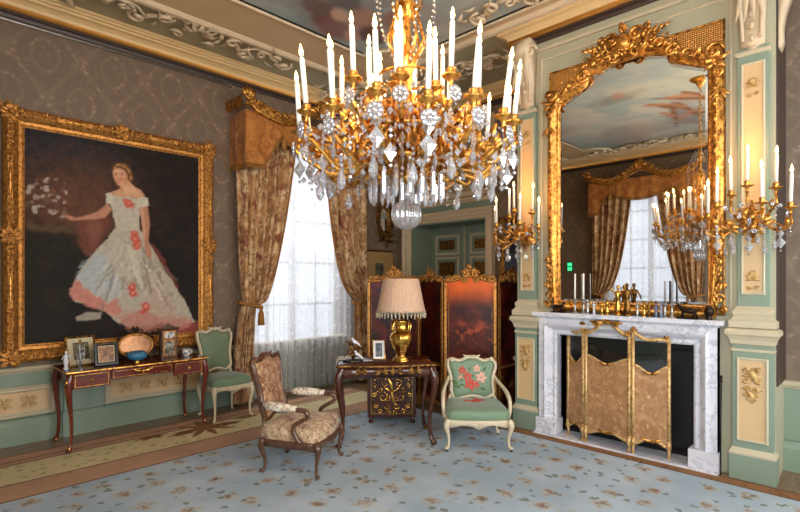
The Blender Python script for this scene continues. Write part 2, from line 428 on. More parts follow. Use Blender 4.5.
M['ruggold'] = rugborder('brown_gold_border', (150, 104, 62), (110, 70, 38), (186, 146, 90), 0.7)

def ceilfield():
    t = T('drab_green_ceiling_field'); n = t.noise(2.5, 3)
    return t.fin(t.mix(n, hexc(164, 154, 122), hexc(194, 182, 148)), 0.6)
M['ceilfield'] = ceilfield()
M['ceilband'] = plain('tan_ceiling_band', (216, 184, 140), 0.55, 0, 0.07, 3)
def colattr(name, rough=0.7, scale=None, coat=0.0):
    t = T(name); a = t.node('ShaderNodeAttribute', attribute_name='Col'); c = a.outputs['Color']
    n = t.noise(60, 3, 0.6)
    c = t.mix(0.025, c, t.mix(n, (0, 0, 0, 1), (1, 1, 1, 1)))
    return t.fin(c, rough, 0, **{'Coat Weight': coat})
M['paint'] = colattr('oil_paint', 0.8); M['paint'].node_tree.nodes['Principled BSDF'].inputs['Specular IOR Level'].default_value = .12
M['fresco'] = colattr('ceiling_fresco', 0.7)

# --- little numpy painter: soft polygons on a grid -> colour attribute
def lin(rgb): return np.array(hexc(*rgb)[:3])
class Canvas:
    def __init__(self, X, Z):
        self.X = X; self.Z = Z; self.c = np.zeros(X.shape+(3,)); rs = np.random.RandomState(3)
        self.rs = rs
    def fbm(self, f, seed=0, oct=4):
        rs = np.random.RandomState(seed); out = np.zeros_like(self.X); amp = 1; tot = 0
        for o in range(oct):
            for k in range(5):
                a = rs.rand()*2*pi; ph = rs.rand()*2*pi; q = f*(0.6+0.8*rs.rand())
                out += amp*np.sin(q*(self.X*cos(a)+self.Z*sin(a))+ph+1.6*np.sin(q*0.7*(self.X*sin(a)-self.Z*cos(a))+ph*2))
            tot += amp*2.2; amp *= 0.55; f *= 2.1
        return np.clip(0.5+0.5*out/tot, 0, 1)
    def fill(self, rgb): self.c[:] = lin(rgb)
    def blend(self, m, rgb, a=1.0):
        m = np.clip(m*a, 0, 1)[..., None]; self.c = self.c*(1-m)+lin(rgb)*m
    def poly(self, pts, rgb, soft=0.01, a=1.0, rag=0.0, seed=1, f=30):
        d = np.full(self.X.shape, 1e9); ins = np.zeros(self.X.shape, bool); n = len(pts)
        X = self.X; Z = self.Z
        if rag:
            X = X+rag*(self.fbm(f, seed)-0.5)*2; Z = Z+rag*(self.fbm(f, seed+9)-0.5)*2
        for i in range(n):
            ax, az = pts[i]; bx, bz = pts[(i+1) % n]; ex, ez = bx-ax, bz-az
            t = np.clip(((X-ax)*ex+(Z-az)*ez)/(ex*ex+ez*ez+1e-12), 0, 1)
            d = np.minimum(d, np.hypot(X-ax-t*ex, Z-az-t*ez))
            if az != bz:
                cond = ((az > Z) != (bz > Z)) & (X < (bx-ax)*(Z-az)/(bz-az)+ax); ins ^= cond
        sd = np.where(ins, d, -d); self.blend(np.clip(0.5+sd/(2*soft), 0, 1), rgb, a)
    def blob(self, x, z, rx, rz, rgb, a=1.0, soft=0.35, rag=0.0, seed=1, ang=0, f=40):
        X = self.X-x; Z = self.Z-z
        if ang: X, Z = X*cos(ang)+Z*sin(ang), -X*sin(ang)+Z*cos(ang)
        q = np.hypot(X/rx, Z/rz)
        if rag: q = q+rag*(self.fbm(f, seed)-0.5)*2
        self.blend(np.clip((1-q)/soft+0.5, 0, 1), rgb, a)
def painted(name, u0, u1, v0, v1, nu, nv, fn, mapper, mat, parent=None, **kw):
    us = np.linspace(u0, u1, nu+1); vs = np.linspace(v0, v1, nv+1); X, Z = np.meshgrid(us, vs)
    cv = Canvas(X, Z); fn(cv)
    mb = MB(); w = nu+1
    mb.v = [mapper(float(a), float(b)) for a, b in zip(X.ravel(), Z.ravel())]
    mb.f = [(j*w+i, j*w+i+1, (j+1)*w+i+1, (j+1)*w+i) for j in range(nv) for i in range(nu)]
    mb.s = [False]*len(mb.f); mb.mi = [0]*len(mb.f)
    o = obj(name, mb, mat, parent, **kw)
    ca = o.data.color_attributes.new('Col', 'FLOAT_COLOR', 'POINT')
    arr = np.ones((len(mb.v), 4)); arr[:, :3] = np.clip(cv.c.reshape(-1, 3), 0, 1); ca.data.foreach_set('color', arr.ravel())
    return o
# ================================================================== ROOM SHELL
XO, XF, XB, XR = -1.5, 6.10, 4.84, 5.30        # opposite wall, door wall, chimney breast face, recess right of the breast
YW, YE = 6.05, -2.8                            # window wall, end wall
B0, B1 = 0.60, 2.90                            # breast edges
ZC = 4.36

def inset(path, d, closed):
    n = len(path); out = []
    for i in range(n):
        p = Vector(path[i]); a = path[(i-1) % n] if closed or i > 0 else None; b = path[(i+1) % n] if closed or i < n-1 else None
        ns = []
        for q0, q1 in ((a, path[i]), (path[i], b)):
            if q0 is None or q1 is None: continue
            e = (Vector(q1)-Vector(q0)).normalized(); ns.append(Vector((-e.y, e.x)))
        if len(ns) == 1: o = ns[0]*d
        else:
            s = ns[0]+ns[1]; o = s*(d/max(1e-6, s.dot(ns[0])))
        out.append((p.x+o.x, p.y+o.y))
    return out
def sweep(mb, path, prof, closed=False, smooth=False):
    rings = [[(x, y, z) for x, y in inset(path, d, closed)] for d, z in prof]
    return mb.loft(rings, closed=closed, cap=False, smooth=smooth)

mb = MB().box(XO-.3, XF+.9, YE-.3, YW+.35, -0.12, 0.0); struct('floor', mb, M['parquet'])
# window wall with its opening
W0, W1x, WZ0, WZ1 = 3.32, 4.98, 0.62, 3.72
mb = MB().box(XO-.3, W0, YW, YW+.35, 0, ZC+.1).box(W1x, XF+.9, YW, YW+.35, 0, ZC+.1).box(W0, W1x, YW, YW+.35, 0, WZ0).box(W0, W1x, YW, YW+.35, WZ1, ZC+.1)
struct('wall_left', mb, M['damask'])
# door wall
D0, D1, DZ = 4.18, 5.68, 2.52
mb = MB().box(XF, XF+.6, B1-.3, D0, 0, ZC+.1).box(XF, XF+.6, D1, YW+.0, 0, ZC+.1).box(XF, XF+.6, D0, D1, DZ, ZC+.1)
struct('wall_back', mb, M['damask'])
# chimney breast (green) with the fireplace opening
FO0, FO1, FOZ = 1.16, 2.41, 1.04
mb = MB().box(XB, XF+.6, B0, FO0, 0, ZC+.1).box(XB, XF+.6, FO1, B1, 0, ZC+.1).box(XB, XF+.6, FO0, FO1, FOZ, ZC+.1)
struct('wall_fireplace', mb, M['wallgreen'])
mb = MB().box(XB+.03, XB+.5, FO0-.02, FO0, 0, FOZ).box(XB+.03, XB+.5, FO1, FO1+.02, 0, FOZ).box(XB+.45, XB+.5, FO0, FO1, 0, FOZ).box(XB+.03, XB+.5, FO0, FO1, FOZ-.02, FOZ)
struct('wall_firebox', mb, M['soot'])
mb = MB().box(XR, XR+.3, YE, B0, 0, ZC+.1); struct('wall_recess', mb, M['damask'])
# opposite wall with two windows (one of them shows in the mirror), end wall with two; the unseen ones are added for fill light
def holed(name, ax, pos, thick, a0, a1, holes):
    mb = MB(); e = a0
    def bx(p, q, z0, z1):
        if ax == 'x': mb.box(min(pos, pos+thick), max(pos, pos+thick), p, q, z0, z1)
        else: mb.box(p, q, min(pos, pos+thick), max(pos, pos+thick), z0, z1)
    for h0, h1 in holes:
        bx(e, h0, 0, ZC+.1); bx(h0, h1, 0, WZ0); bx(h0, h1, WZ1, ZC+.1); e = h1
    bx(e, a1, 0, ZC+.1); struct(name, mb, M['damask'])
holed('wall_front', 'x', XO, -.35, YE-.3, YW, [(-1.6, .2), (2.72, 4.38)])
holed('wall_right', 'y', YE, -.35, XO, XR+.3, [(.2, 1.8), (3.2, 4.8)])

# window joinery: frame + panes (sub-objects)
def window(n, ax, pos, a0, a1, out):
    """ax: wall normal axis, out: +1/-1 direction to the outside"""
    fr = MB(); pn = MB(); p = pos+out*0.24; w = a1-a0; c = (a0+a1)/2
    def bx(m, q0, q1, z0, z1, t=.05):
        if ax == 'y': m.box(q0, q1, p-t/2, p+t/2, z0, z1)
        else: m.box(p-t/2, p+t/2, q0, q1, z0, z1)
    bx(fr, a0, a0+.07, WZ0, WZ1); bx(fr, a1-.07, a1, WZ0, WZ1); bx(fr, a0, a1, WZ0, WZ0+.09); bx(fr, a0, a1, WZ1-.07, WZ1)
    bx(fr, c-.05, c+.05, WZ0, WZ1, .06)
    for i in range(1, 5): z = WZ0+(WZ1-WZ0)*i/5; bx(fr, a0, a1, z-.016, z+.016, .04)
    for s in (-1, 1): bx(fr, c+s*w/4-.014, c+s*w/4+.014, WZ0, WZ1, .04)
    bx(pn, a0+.03, a1-.03, WZ0+.03, WZ1-.03, .006)
    f = struct('window_%d' % n, fr, M['white'])
    g = struct('window_pane', pn, M['pane'], f)
window(1, 'y', YW, W0, W1x, 1)
window(2, 'x', XO, 2.72, 4.38, -1)
window(3, 'x', XO, -1.6, .2, -1)  # unseen window, added to let light in from behind the camera
window(4, 'y', YE, .2, 1.8, -1)  # out of view, added so light enters from the end wall
window(5, 'y', YE, 3.2, 4.8, -1)  # second added end wall window, likewise only for its light
mb = MB().box(W0-.04, W1x+.04, YW-.05, YW+.2, WZ0-.03, WZ0); struct('trim_window_sill', mb, M['cream'])

# --- ceiling: sky painting inside a tan band, drab field with stucco outside
SK = (-1.0, 4.45, -2.2, 4.52)      # sky rectangle x0,x1,y0,y1
def scal(px, py):                  # scalloped corner mask in [-1..1] for points on the ceiling
    return 0
def ceil_paint(cv):
    X, Z = cv.X, cv.Z
    cv.fill((164, 174, 168))
    n = cv.fbm(1.1, 5, 5); n2 = cv.fbm(2.3, 11, 4); n3 = cv.fbm(0.7, 21, 4)
    cv.blend(np.clip((n-.45)*4, 0, 1), (196, 190, 172), .85)
    cv.blend(np.clip((n2-.52)*5, 0, 1), (138, 160, 162), .7)
    cv.blend(np.clip((n3-.5)*4, 0, 1), (212, 200, 180), .5)
    cv.blend(np.clip((cv.fbm(1.7, 33, 4)-.6)*6, 0, 1), (176, 140, 120), .45)
    # dark rose group of figures on clouds near the window corner
    fx, fy = 3.42, 3.98
    cv.blob(fx-.1, fy+.1, .75, .5, (120, 112, 112), .55, .6, .5, 3, .4, 5)
    for (dx, dy, rx, ry, col, a) in ((-.35, .15, .24, .15, (96, 64, 58), .8), (-.05, .3, .3, .15, (132, 78, 66), .75), (.1, -.02, .26, .2, (176, 128, 108), .85), (.35, .15, .22, .12, (88, 60, 52), .85), (.3, -.25, .2, .13, (156, 100, 84), .8), (-.3, -.2, .2, .12, (70, 66, 66), .7), (.55, -.05, .2, .12, (190, 150, 124), .8), (-.15, .08, .12, .1, (204, 164, 140), .9), (.2, .32, .13, .08, (196, 150, 126), .8)):
        cv.blob(fx+dx, fy+dy, rx, ry, col, a, .5, .35, 7, .5, 9)
    for (bx, by, rr) in ((1.2, 1.4, .5), (.2, 2.4, .5), (2.9, .4, .45), (3.6, 1.6, .4), (1.9, 2.9, .35), (-.2, .2, .5)):
        cv.blob(bx, by, rr, rr*.55, (112, 96, 90), .5, .6, .5, int(bx*10)+5, bx, 5); cv.blob(bx+.15, by-.05, rr*.4, rr*.22, (176, 130, 108), .7, .5, .4, 8, by, 9)
    for (bx, by, rr, aa) in ((1.0, 1.9, .6, .35), (.7, 2.25, .55, .1), (1.2, 2.15, .45, .8), (.45, 2.5, .5, -.2), (1.0, 2.45, .4, .5), (.3, 2.1, .35, 1.0)): cv.blob(bx, by, rr, .05, (128, 80, 44), .9, .5, .6, int(bx*20), aa, 9); cv.blob(bx+.2, by+.08, rr*.4, .06, (176, 124, 84), .8, .5, .6, int(by*20), aa+.5, 9)
painted('ceiling', SK[0]-.3, SK[1]+.3, SK[2]-.3, SK[3]+.3, 170, 200, ceil_paint, lambda a, b: (a, b, ZC), M['fresco'], kind='structure')
mb = MB().box(XO-.3, XF+.6, YE-.3, YW+.35, ZC+.012, ZC+.14); struct('ceiling_slab', mb, M['ceilfield'])
# tan flat band with a scalloped inner edge (raised board), moulded outer edge
def scallop(x0, x1, y0, y1, r=.45):
    pts = []
    def arc(cx, cy, a0, a1):
        for i in range(9): a = radians(a0+(a1-a0)*i/8); pts.append((cx+r*cos(a), cy+r*sin(a)))
    arc(x0, y0, 90, 0); arc(x1, y0, 180, 90); arc(x1, y1, 270, 180); arc(x0, y1, 360, 270)
    return pts
def band(mb, inner, outer_rect, z0, z1):
    # split into ring faces by matching each inner point with its radial outer point
    x0, x1, y0, y1 = outer_rect; cx, cy = (x0+x1)/2, (y0+y1)/2; out = []
    for x, y in inner:
        dx, dy = x-cx, y-cy; t = min((x1-cx)/abs(dx) if dx else 9e9, (y1-cy)/abs(dy) if dy else 9e9); out.append((cx+dx*t, cy+dy*t))
    mb.loft([[(x, y, z1) for x, y in inner], [(x, y, z0) for x, y in inner], [(x, y, z0) for x, y in out], [(x, y, z1) for x, y in out]], cap=False, smooth=False)
inner = scallop(SK[0], SK[1], SK[2], SK[3])
OB = (-1.15, 4.60, -2.6, 5.16)
cs = [(OB[0], OB[2]), (OB[1], OB[2]), (OB[1], OB[3]), (OB[0], OB[3])]
mb = MB(); pts = []
for i in range(len(inner)):            # refine so the radial match stays clean
    a, b = inner[i], inner[(i+1) % len(inner)]
    for k in range(4): pts.append((a[0]+(b[0]-a[0])*k/4, a[1]+(b[1]-a[1])*k/4))
band(mb, pts, OB, ZC-.02, ZC+.01); struct('trim_ceiling_band', mb, M['ceilband'])
mb = MB(); rect = [(OB[0], OB[2]), (OB[1], OB[2]), (OB[1], OB[3]), (OB[0], OB[3])]
sweep(mb, rect, [(-.09, ZC), (-.09, ZC-.02), (-.06, ZC-.05), (-.03, ZC-.035), (0, ZC-.06), (.03, ZC-.03), (.03, ZC)], True)
for q in range(1):
    k = len(pts); rings = []
    for d, z in ((.0, ZC+.005), (-.0, ZC-.035), (.035, ZC-.045), (.05, ZC-.02), (.05, ZC+.005)):
        rings.append([(x+(x-1.6)*d*.25, y+(y-1.2)*d*.25, z) for x, y in pts])
    mb.loft(rings, cap=False, smooth=True)
struct('trim_ceiling_moulding', mb, M['stucco'])

# stucco scrolls on the drab field; built in a flat local frame then laid under the ceiling
def stucco(name, place, items):
    mb = MB(); mb.M = place
    for it in items: getattr(mb, it[0])(*it[1], **it[2])
    return struct(name, mb, M['stucco'])
def ceil_frame(x, y, rz):      # local x,z -> ceiling plane, local -y -> down
    return Matrix.Translation((x, y, ZC)) @ Matrix.Rotation(rz, 4, 'Z') @ Matrix(((1, 0, 0, 0), (0, 0, -1, 0), (0, 1, 0, 0), (0, 0, 0, 1)))
def scroll_cluster(seed, half=1.0, depth=.3):
    r = random.Random(seed); it = []
    P = dict(y=-.03, out=.03)
    for s in (1, -1):
        def path(pts, w): it.append(('tube', ([(s*x, -.03-.012*sin(i*1.3), z) for i, (x, z) in enumerate(pts)], [w*(.6+.5*sin(pi*i/(len(pts)-1))) for i in range(len(pts))]), {}))
        path([(.03*half+half*.5*sin(i/14*pi*.5), depth*(.55-.75*(i/14)+.35*sin(i/14*pi*2))) for i in range(15)], .024)
        path([(half*.45+half*.5*(i/14), depth*(-.1+.55*sin(i/14*pi*1.2))) for i in range(15)], .02)
        for (x, z, rr, a, h) in ((.32, .35, .09, 0, 1), (.52, -.25, .085, 2, -1), (.8, .4, .08, 3, 1), (.97, -.05, .1, 1, -1), (.15, -.4, .07, 4, 1), (.66, .2, .06, 1, 1)):
            it.append(('scroll', (s*x*half, z*depth, rr, a, 1.3, h*s), dict(th=rr*.2, **P)))
        for k in range(15):
            x = r.uniform(.05, 1.05)*half; z = r.uniform(-.7, .8)*depth
            it.append(('leaf', (s*x, z, r.uniform(0, 6.28), r.uniform(.09, .18), r.uniform(.018, .034)), dict(y=-.02, lift=.035)))
    it.append(('rosette', (0, depth*.3, .07, 7), dict(y=-.03)))
    for k in range(7): it.append(('leaf', (0, depth*.2, pi/2+(k-3)*.5, .2, .04), dict(y=-.03, lift=.05)))
    return it
stucco('trim_ceiling_scrollwork.001', ceil_frame(2.35, 5.42, 0), scroll_cluster(1, 1.15, .3))
stucco('trim_ceiling_scrollwork.002', ceil_frame(-.3, 5.42, 0), scroll_cluster(2, 1.0, .3))
stucco('trim_ceiling_scrollwork.003', ceil_frame(4.9, 5.35, -pi/4), scroll_cluster(3, .7, .35))
stucco('trim_ceiling_scrollwork.004', ceil_frame(5.2, 4.0, -pi/2), scroll_cluster(4, .8, .28))
stucco('trim_ceiling_scrollwork.005', ceil_frame(4.25, 1.75, -pi/2), scroll_cluster(5, 1.3, .22))
stucco('trim_ceiling_scrollwork.006', ceil_frame(-.95, 3.5, pi/2), scroll_cluster(6, 1.1, .2))

LOOP = [(XO, YE), (XR, YE), (XR, B0), (XB, B0), (XB, B1), (XF, B1), (XF, YW), (XO, YW)]
mb = MB(); sweep(mb, LOOP, [(0, 4.13), (.02, 4.13), (.03, 4.16), (.05, 4.165), (.05, 4.19)], True)
struct('trim_cornice_fillet', mb, M['darkedge'])
mb = MB(); sweep(mb, LOOP, [(.05, 4.19), (.07, 4.19), (.085, 4.205), (.07, 4.22), (.075, 4.235)], True, True); struct('trim_cornice_gilt_line', mb, M['corniceline'])
mb = MB(); sweep(mb, LOOP, [(.075, 4.235), (.085, 4.26), (.12, 4.285), (.16, 4.295), (.16, 4.315), (.19, 4.32), (.20, 4.335), (.22, 4.34), (.22, ZC+.005), (.0, ZC+.01)], True, False)
struct('trim_cornice', mb, M['cornice'])

# --- dado: boards, baseboard and rail, interrupted by the door and the window
def dado(seg, i):
    b = MB(); sweep(b, seg, [(.0, .25), (.02, .25), (.02, .70), (0, .70)]); struct('trim_dado.%03d' % i, b, M['green'])
    b = MB(); sweep(b, seg, [(0, 0), (.06, 0), (.06, .19), (.045, .225), (.03, .245), (0, .25)]); struct('baseboard.%03d' % i, b, M['green'])
    b = MB(); sweep(b, seg, [(0, .685), (.03, .69), (.035, .705), (.055, .715), (.06, .735), (.05, .75), (0, .755)]); struct('trim_dado_rail.%03d' % i, b, M['cream'])
dado([(XB, B1), (XF, B1), (XF, 4.02)], 1)
dado([(XF, 5.86), (XF, YW), (W1x+.04, YW)], 2)
dado([(W0-.04, YW), (XO, YW), (XO, YE), (XR, YE), (XR, B0)], 3)
dado([(W1x+.04, YW+.001), (W0-.04, YW+.001)], 4)
def gilt_panel(name, loc, rz, w, z0, z1, seed, mat='peach', orn='gold'):
    f = MB(); f.at(loc, rz); f.rect_frame(-w/2, w/2, z0, z1, [(.0, -.008), (.0, -.02), (.015, -.03), (.03, -.024), (.042, -.03), (.055, -.02), (.055, 0)])
    o = struct(name, f, M['cream'])
    p = MB(); p.at(loc, rz); p.box(-w/2, w/2, -.01, 0, z0, z1); struct('panel_field', p, M[mat], o)
    return o
def fret(o, loc, rz, w, z0, z1):
    g = MB(); g.at(loc, rz); h = z1-z0; c = (z0+z1)/2; n = max(2, int(w/(h*1.1))); y = -.016
    for i in range(n):
        x = -w/2+w*(i+.5)/n
        for s in (1, -1):
            for q in (1, -1):
                g.scroll(x+s*h*.25, c+q*h*.17, h*.17, (0 if s > 0 else pi), 1.2, s*q, th=h*.022, y=y, out=.004, n=5)
            g.leaf(x, c, (0 if s > 0 else pi), h*.45, h*.05, y=y, lift=.006)
            g.leaf(x, c, s*pi/2, h*.4, h*.05, y=y, lift=.006)
        g.rosette(x, c, h*.1, 6, y=y)
    struct('gilt_fretwork', g, M['palegilt'], o)
for (x0, x1, k) in ((-.9, 0.06, 1), (.18, 1.1, 2), (1.66, 2.92, 3)):
    cx, w = (x0+x1)/2, x1-x0; lo = (cx, YW-.022, 0)
    o = gilt_panel('trim_dado_panel.%03d' % k, lo, 0, w, .315, .505, k); fret(o, lo, 0, w-.12, .33, .49)
mb = MB().box(1.23, 1.56, YW-.05, YW-.02, .24, .69).box(1.21, 1.58, YW-.085, YW-.05, 0, .25); struct('trim_dado_pilaster', mb, M['green'])
lo = (XR-.022, -.3, 0); o = gilt_panel('trim_dado_panel.004', lo, -pi/2, 1.2, .315, .505, 9)

# --- chimney breast pilasters
def pilaster(n, y0, y1):
    cy = (y0+y1)/2; loc = (XB, cy, 0); rz = -pi/2; w = y1-y0
    b = MB(); b.at(loc, rz)
    def slab(hw, d, z0, z1): b.box(-hw, hw, -d, .05, z0, z1)
    h = w/2
    slab(h+.0, .10, 0, .20); slab(h-.02, .08, .25, 1.08)
    slab(.105, .05, 1.38, 3.46)
    o = struct('trim_pilaster.%03d' % n, b, M['green'], bevel=.004)
    c = MB(); c.at(loc, rz)
    def mould(hw, d, prof):   # prof: (extra, z)
        c.loft([[(-hw-e, .05, z), (-hw-e, -d-e, z), (hw+e, -d-e, z), (hw+e, .05, z)] for e, z in prof], cap=True, smooth=False)
    mould(h-.02, .08, [(.02, .20), (.022, .215), (.01, .235), (0, .255)])
    mould(h-.02, .08, [(0, 1.025), (.008, 1.03), (.008, 1.045), (0, 1.05)])
    mould(h-.02, .08, [(0, 1.08), (.012, 1.09), (.015, 1.12), (.03, 1.15), (.045, 1.165), (.045, 1.195), (.03, 1.21), (-.01, 1.22)])
    mould(.105, .055, [(.05, 1.22), (.05, 1.27), (.035, 1.285), (.02, 1.31), (.028, 1.33), (.028, 1.35), (.012, 1.37), (0, 1.39)])
    mould(.105, .055, [(0, 3.40), (.012, 3.41), (.012, 3.43), (0, 3.44)])
    struct('pilaster_moulding', c, M['cream'], o)
    f = MB(); f.at(loc, rz); f.rect_frame(-.085, .085, .33, .96, [(0, -.083), (0, -.092), (.012, -.096), (.02, -.088), (.02, -.08)])
    f.rect_frame(-.062, .062, 1.50, 3.32, [(0, -.052), (0, -.06), (.01, -.064), (.018, -.058), (.018, -.05)]); struct('panel_frame', f, M['cream'], o)
    p = MB(); p.at(loc, rz); p.box(-.085, .085, -.084, -.07, .33, .96); p.box(-.062, .062, -.054, -.04, 1.50, 3.32); struct('panel_field', p, M['peach'], o)
    g = MB(); g.at(loc, rz)
    for (x, z, a) in [(0, .62, pi/2), (0, .9, -pi/2)]: g.leaf(x, z, a, .12, .028, y=-.086, lift=.01)
    for s in (1, -1):
        for (x, z, r, a) in ((.035, .88, .03, 0), (.04, .8, .03, 2), (.025, .73, .024, 3), (.015, .66, .02, 1)): g.scroll(s*x, z, r, a, 1.2, s, th=.006, y=-.087, out=.006, n=5)
        for k in range(5): g.leaf(s*.01, .9-k*.05, (-.6 if s > 0 else pi+.6), .06, .012, y=-.086, lift=.01)
        for z0 in (1.62, 3.16):
            for k in range(4): g.leaf(s*.005, z0, s*(k*.7+.2)+(pi/2 if s > 0 else pi/2), .055, .013, y=-.056, lift=.01)
            g.scroll(s*.025, z0-.08, .02, 0, 1.2, s, th=.004, y=-.057, out=.004, n=5)
    g.rosette(0, .82, .025, 6, y=-.09); g.rosette(0, 1.62, .03, 6, y=-.06); g.rosette(0, 3.16, .03, 6, y=-.06)
    struct('gilt_ornament', g, M['palegilt'], o)
    # corbel
    k = MB(); k.at(loc, rz)
    prof = [(.05, 3.46), (.07, 3.47), (.09, 3.52), (.085, 3.6), (.10, 3.7), (.14, 3.82), (.2, 3.92), (.24, 4.0), (.23, 4.08), (.17, 4.12), (.17, 4.15)]
    k.loft([[(-.075-.03*(z-3.46), .0, z), (-.075-.03*(z-3.46), -d, z), (.075+.03*(z-3.46), -d, z), (.075+.03*(z-3.46), 0, z)] for d, z in prof], smooth=True)
    for s in (1, -1):
        k.scroll(s*.105, 4.0, .07, 0, 1.3, s, th=.016, y=-.16, out=.02); k.tube([(s*.06, -.10, 3.5), (s*.065, -.11, 3.65), (s*.07, -.17, 3.82), (s*.075, -.24, 3.97)], [.012, .016, .018, .012])
    for i in range(4): k.leaf(-.03+.02*i, 3.95, -pi/2+(i-1.5)*.12, .34, .018, y=-.2+.02*0, lift=.0, curl=0)
    for i in range(5): k.ell((0, -.09-.018*i, 3.52+.09*i), (.02, .02, .03))
    k.lathe([(0.0, 3.38), (.03, 3.4), (.05, 3.44), (.07, 3.46)], 10)
    struct('corbel', k, M['stucco'], o)
pilaster(1, .585, .895); pilaster(2, 2.60, 2.90)
# second corbel at the breast's right-hand corner, turned side-on, with a dark edge strip below
k = MB(); k.at((XB+.10, B0, 0), 0)
prof = [(.02, 3.44), (.04, 3.5), (.035, 3.6), (.05, 3.72), (.09, 3.85), (.14, 3.95), (.17, 4.03), (.12, 4.12), (.12, 4.15)]
k.loft([[(-.07, 0, z), (-.07, -d, z), (.09, -d, z), (.09, 0, z)] for d, z in prof]); k.scroll(.01, 3.99, .06, 0, 1.3, 1, th=.014, y=-.16)
struct('trim_corbel_side', k, M['stucco'])
mb = MB().box(XB+.02, XR-.0, B0-.012, B0, .76, 4.13); struct('trim_dark_edge', mb, M['darkedge'])  # plain dark brown sheet over the breast's side face
# mouldings on the green breast
mb = MB(); mb.at((XB, 1.75, 0), -pi/2)
mb.rect_frame(-.84, .84, 1.34, 3.93, [(0, -.0), (0, -.012), (.012, -.018), (.024, -.01), (.024, 0)])
mb.box(-1.17, 1.17, -.03, 0, 4.03, 4.06); struct('trim_breast_moulding', mb, M['cream'])

# --- door: casing (structure), deep reveal, two leaves with panels, overdoor painting
mb = MB(); mb.at((XF, (D0+D1)/2, 0), -pi/2); hw = (D1-D0)/2
path = [(-hw, 0), (-hw, DZ), (hw, DZ), (hw, 0)]
prof = [(.0, .1), (0, -.02), (.02, -.035), (.04, -.035), (.05, -.055), (.10, -.06), (.115, -.08), (.15, -.08), (.16, -.05), (.16, .0)]
rings = []
for o_, y in prof: rings.append([(-hw-o_, y, 0), (-hw-o_, y, DZ+o_), (hw+o_, y, DZ+o_), (hw+o_, y, 0)])
mb.loft(rings, closed=False, cap=False, smooth=False)
mb.box(-hw-.22, hw+.22, -.10, 0, 2.80, 2.83).box(-hw-.18, hw+.18, -.06, 0, 2.77, 2.80)
struct('trim_door_casing', mb, M['stucco'])
mb = MB(); mb.at((XF, (D0+D1)/2, 0), -pi/2)
mb.box(-hw-.18, hw+.18, -.03, 0, DZ+.14, 2.80); mb.box(-hw-.004, -hw+.02, 0, .58, 0, DZ).box(hw-.02, hw+.004, 0, .58, 0, DZ).box(-hw, hw, 0, .58, DZ-.02, DZ+.004)
struct('trim_door_lining', mb, M['green'])
mb = MB(); mb.at((XF+.5, (D0+D1)/2, 0), -pi/2); mb.box(-hw+.02, -.004, -.02, .02, 0, DZ-.02).box(.004, hw-.02, -.02, .02, 0, DZ-.02)
door = struct('door_1', mb, M['green'], bevel=.003)
f = MB(); f.at((XF+.48, (D0+D1)/2, 0), -pi/2); p = MB(); p.M = f.M
for s in (-1, 1):
    for z0, z1 in ((.25, .9), (1.05, 1.5), (1.62, 1.95), (2.06, 2.32)):
        x0, x1 = sorted((s*.15, s*.58)); f.rect_frame(x0, x1, z0, z1, [(0, -.004), (0, -.012), (.02, -.018), (.04, -.01), (.04, 0)]); p.box(x0+.05, x1-.05, -.008, 0, z0+.05, z1-.05)
f.box(-.012, .012, -.015, 0, 0, DZ-.02)
struct('panel_moulding', f, M['cream'], door); struct('panel_field', p, M['olddark'], door)
h = MB(); h.at((XF+.48, (D0+D1)/2, 0), -pi/2); h.tube([(.06, 0, 1.0), (.06, -.05, 1.0)], .012); h.ell((.06, -.06, 1.0), .026); struct('door_handle', h, M['brass'], door)
mb = MB(); mb.at((XF, (D0+D1)/2, 0), -pi/2); mb.rect_frame(-hw-.05, hw+.05, 2.95, 3.95, [(-.0, -.02), (0, -.03), (.03, -.05), (.06, -.03), (.08, -.045), (.1, 0)]); over = struct('trim_overdoor', mb, M['stucco'])
t = T('overdoor_relief_paint'); n = t.noise(3, 5, .7, None, 1.5); t.bump(n, .6, .03); M['overdoor'] = t.fin(t.mix(t.step(n, .35, .65), hexc(120, 98, 66), hexc(176, 156, 118)), .6)
mb = MB(); mb.at((XF, (D0+D1)/2, 0), -pi/2); mb.box(-hw-.05, hw+.05, -.02, 0, 2.95, 3.95); struct('overdoor_field', mb, M['overdoor'], over)

# --- hearth slab, marble chimneypiece
mb = MB().box(XB-.16, XB+.5, .96, 2.62, 0, .022); struct('floor_hearth', mb, M['marble'], bevel=.004)
mp = thing('fireplace_surround', 'white veined marble chimneypiece with moulded frame and shelf', 'fireplace', (XB, 1.785, 0), -pi/2)
b = MB(); HW = .81
# stepped bolection frame: jambs + lintel as swept profile round the opening
o0, o1, oz = -.625, .625, FOZ
prof = [(.0, .05), (0, -.04), (.018, -.055), (.03, -.05), (.045, -.04), (.055, -.06), (.085, -.10), (.105, -.115), (.12, -.10), (.125, -.085), (.14, -.085), (.185, -.085), (.185, .0)]
rings = [[(o0-e, y, .16), (o0-e, y, oz+min(e, .2)), (o1+e, y, oz+min(e, .2)), (o1+e, y, .16)] for e, y in prof]
b.loft(rings, closed=False, cap=False, smooth=False)
b.box(-HW, o0-.185+.002, -.085, 0, .16, 1.2).box(o1+.183, HW, -.085, 0, .16, 1.2).box(-HW, HW, -.06, 0, 1.2, 1.225)
obj('moulded_frame', b, M['marble'], mp)
for s in (-1, 1):
    q = MB(); x0, x1 = sorted((s*.60, s*(HW+.015))); q.box(x0, x1, -.125, .04, .022, .17); obj('plinth_block', q, M['marble'], mp, bevel=.004)
q = MB(); q.loft([[(-HW-e, .0, z), (-HW-e, -.09-e, z), (HW+e, -.09-e, z), (HW+e, .0, z)] for e, z in [(0, 1.19), (.0, 1.2), (.02, 1.215), (.03, 1.22), (.05, 1.228), (.05, 1.262), (.045, 1.268)]], smooth=False)
obj('mantel_shelf', q, M['marble'], mp)
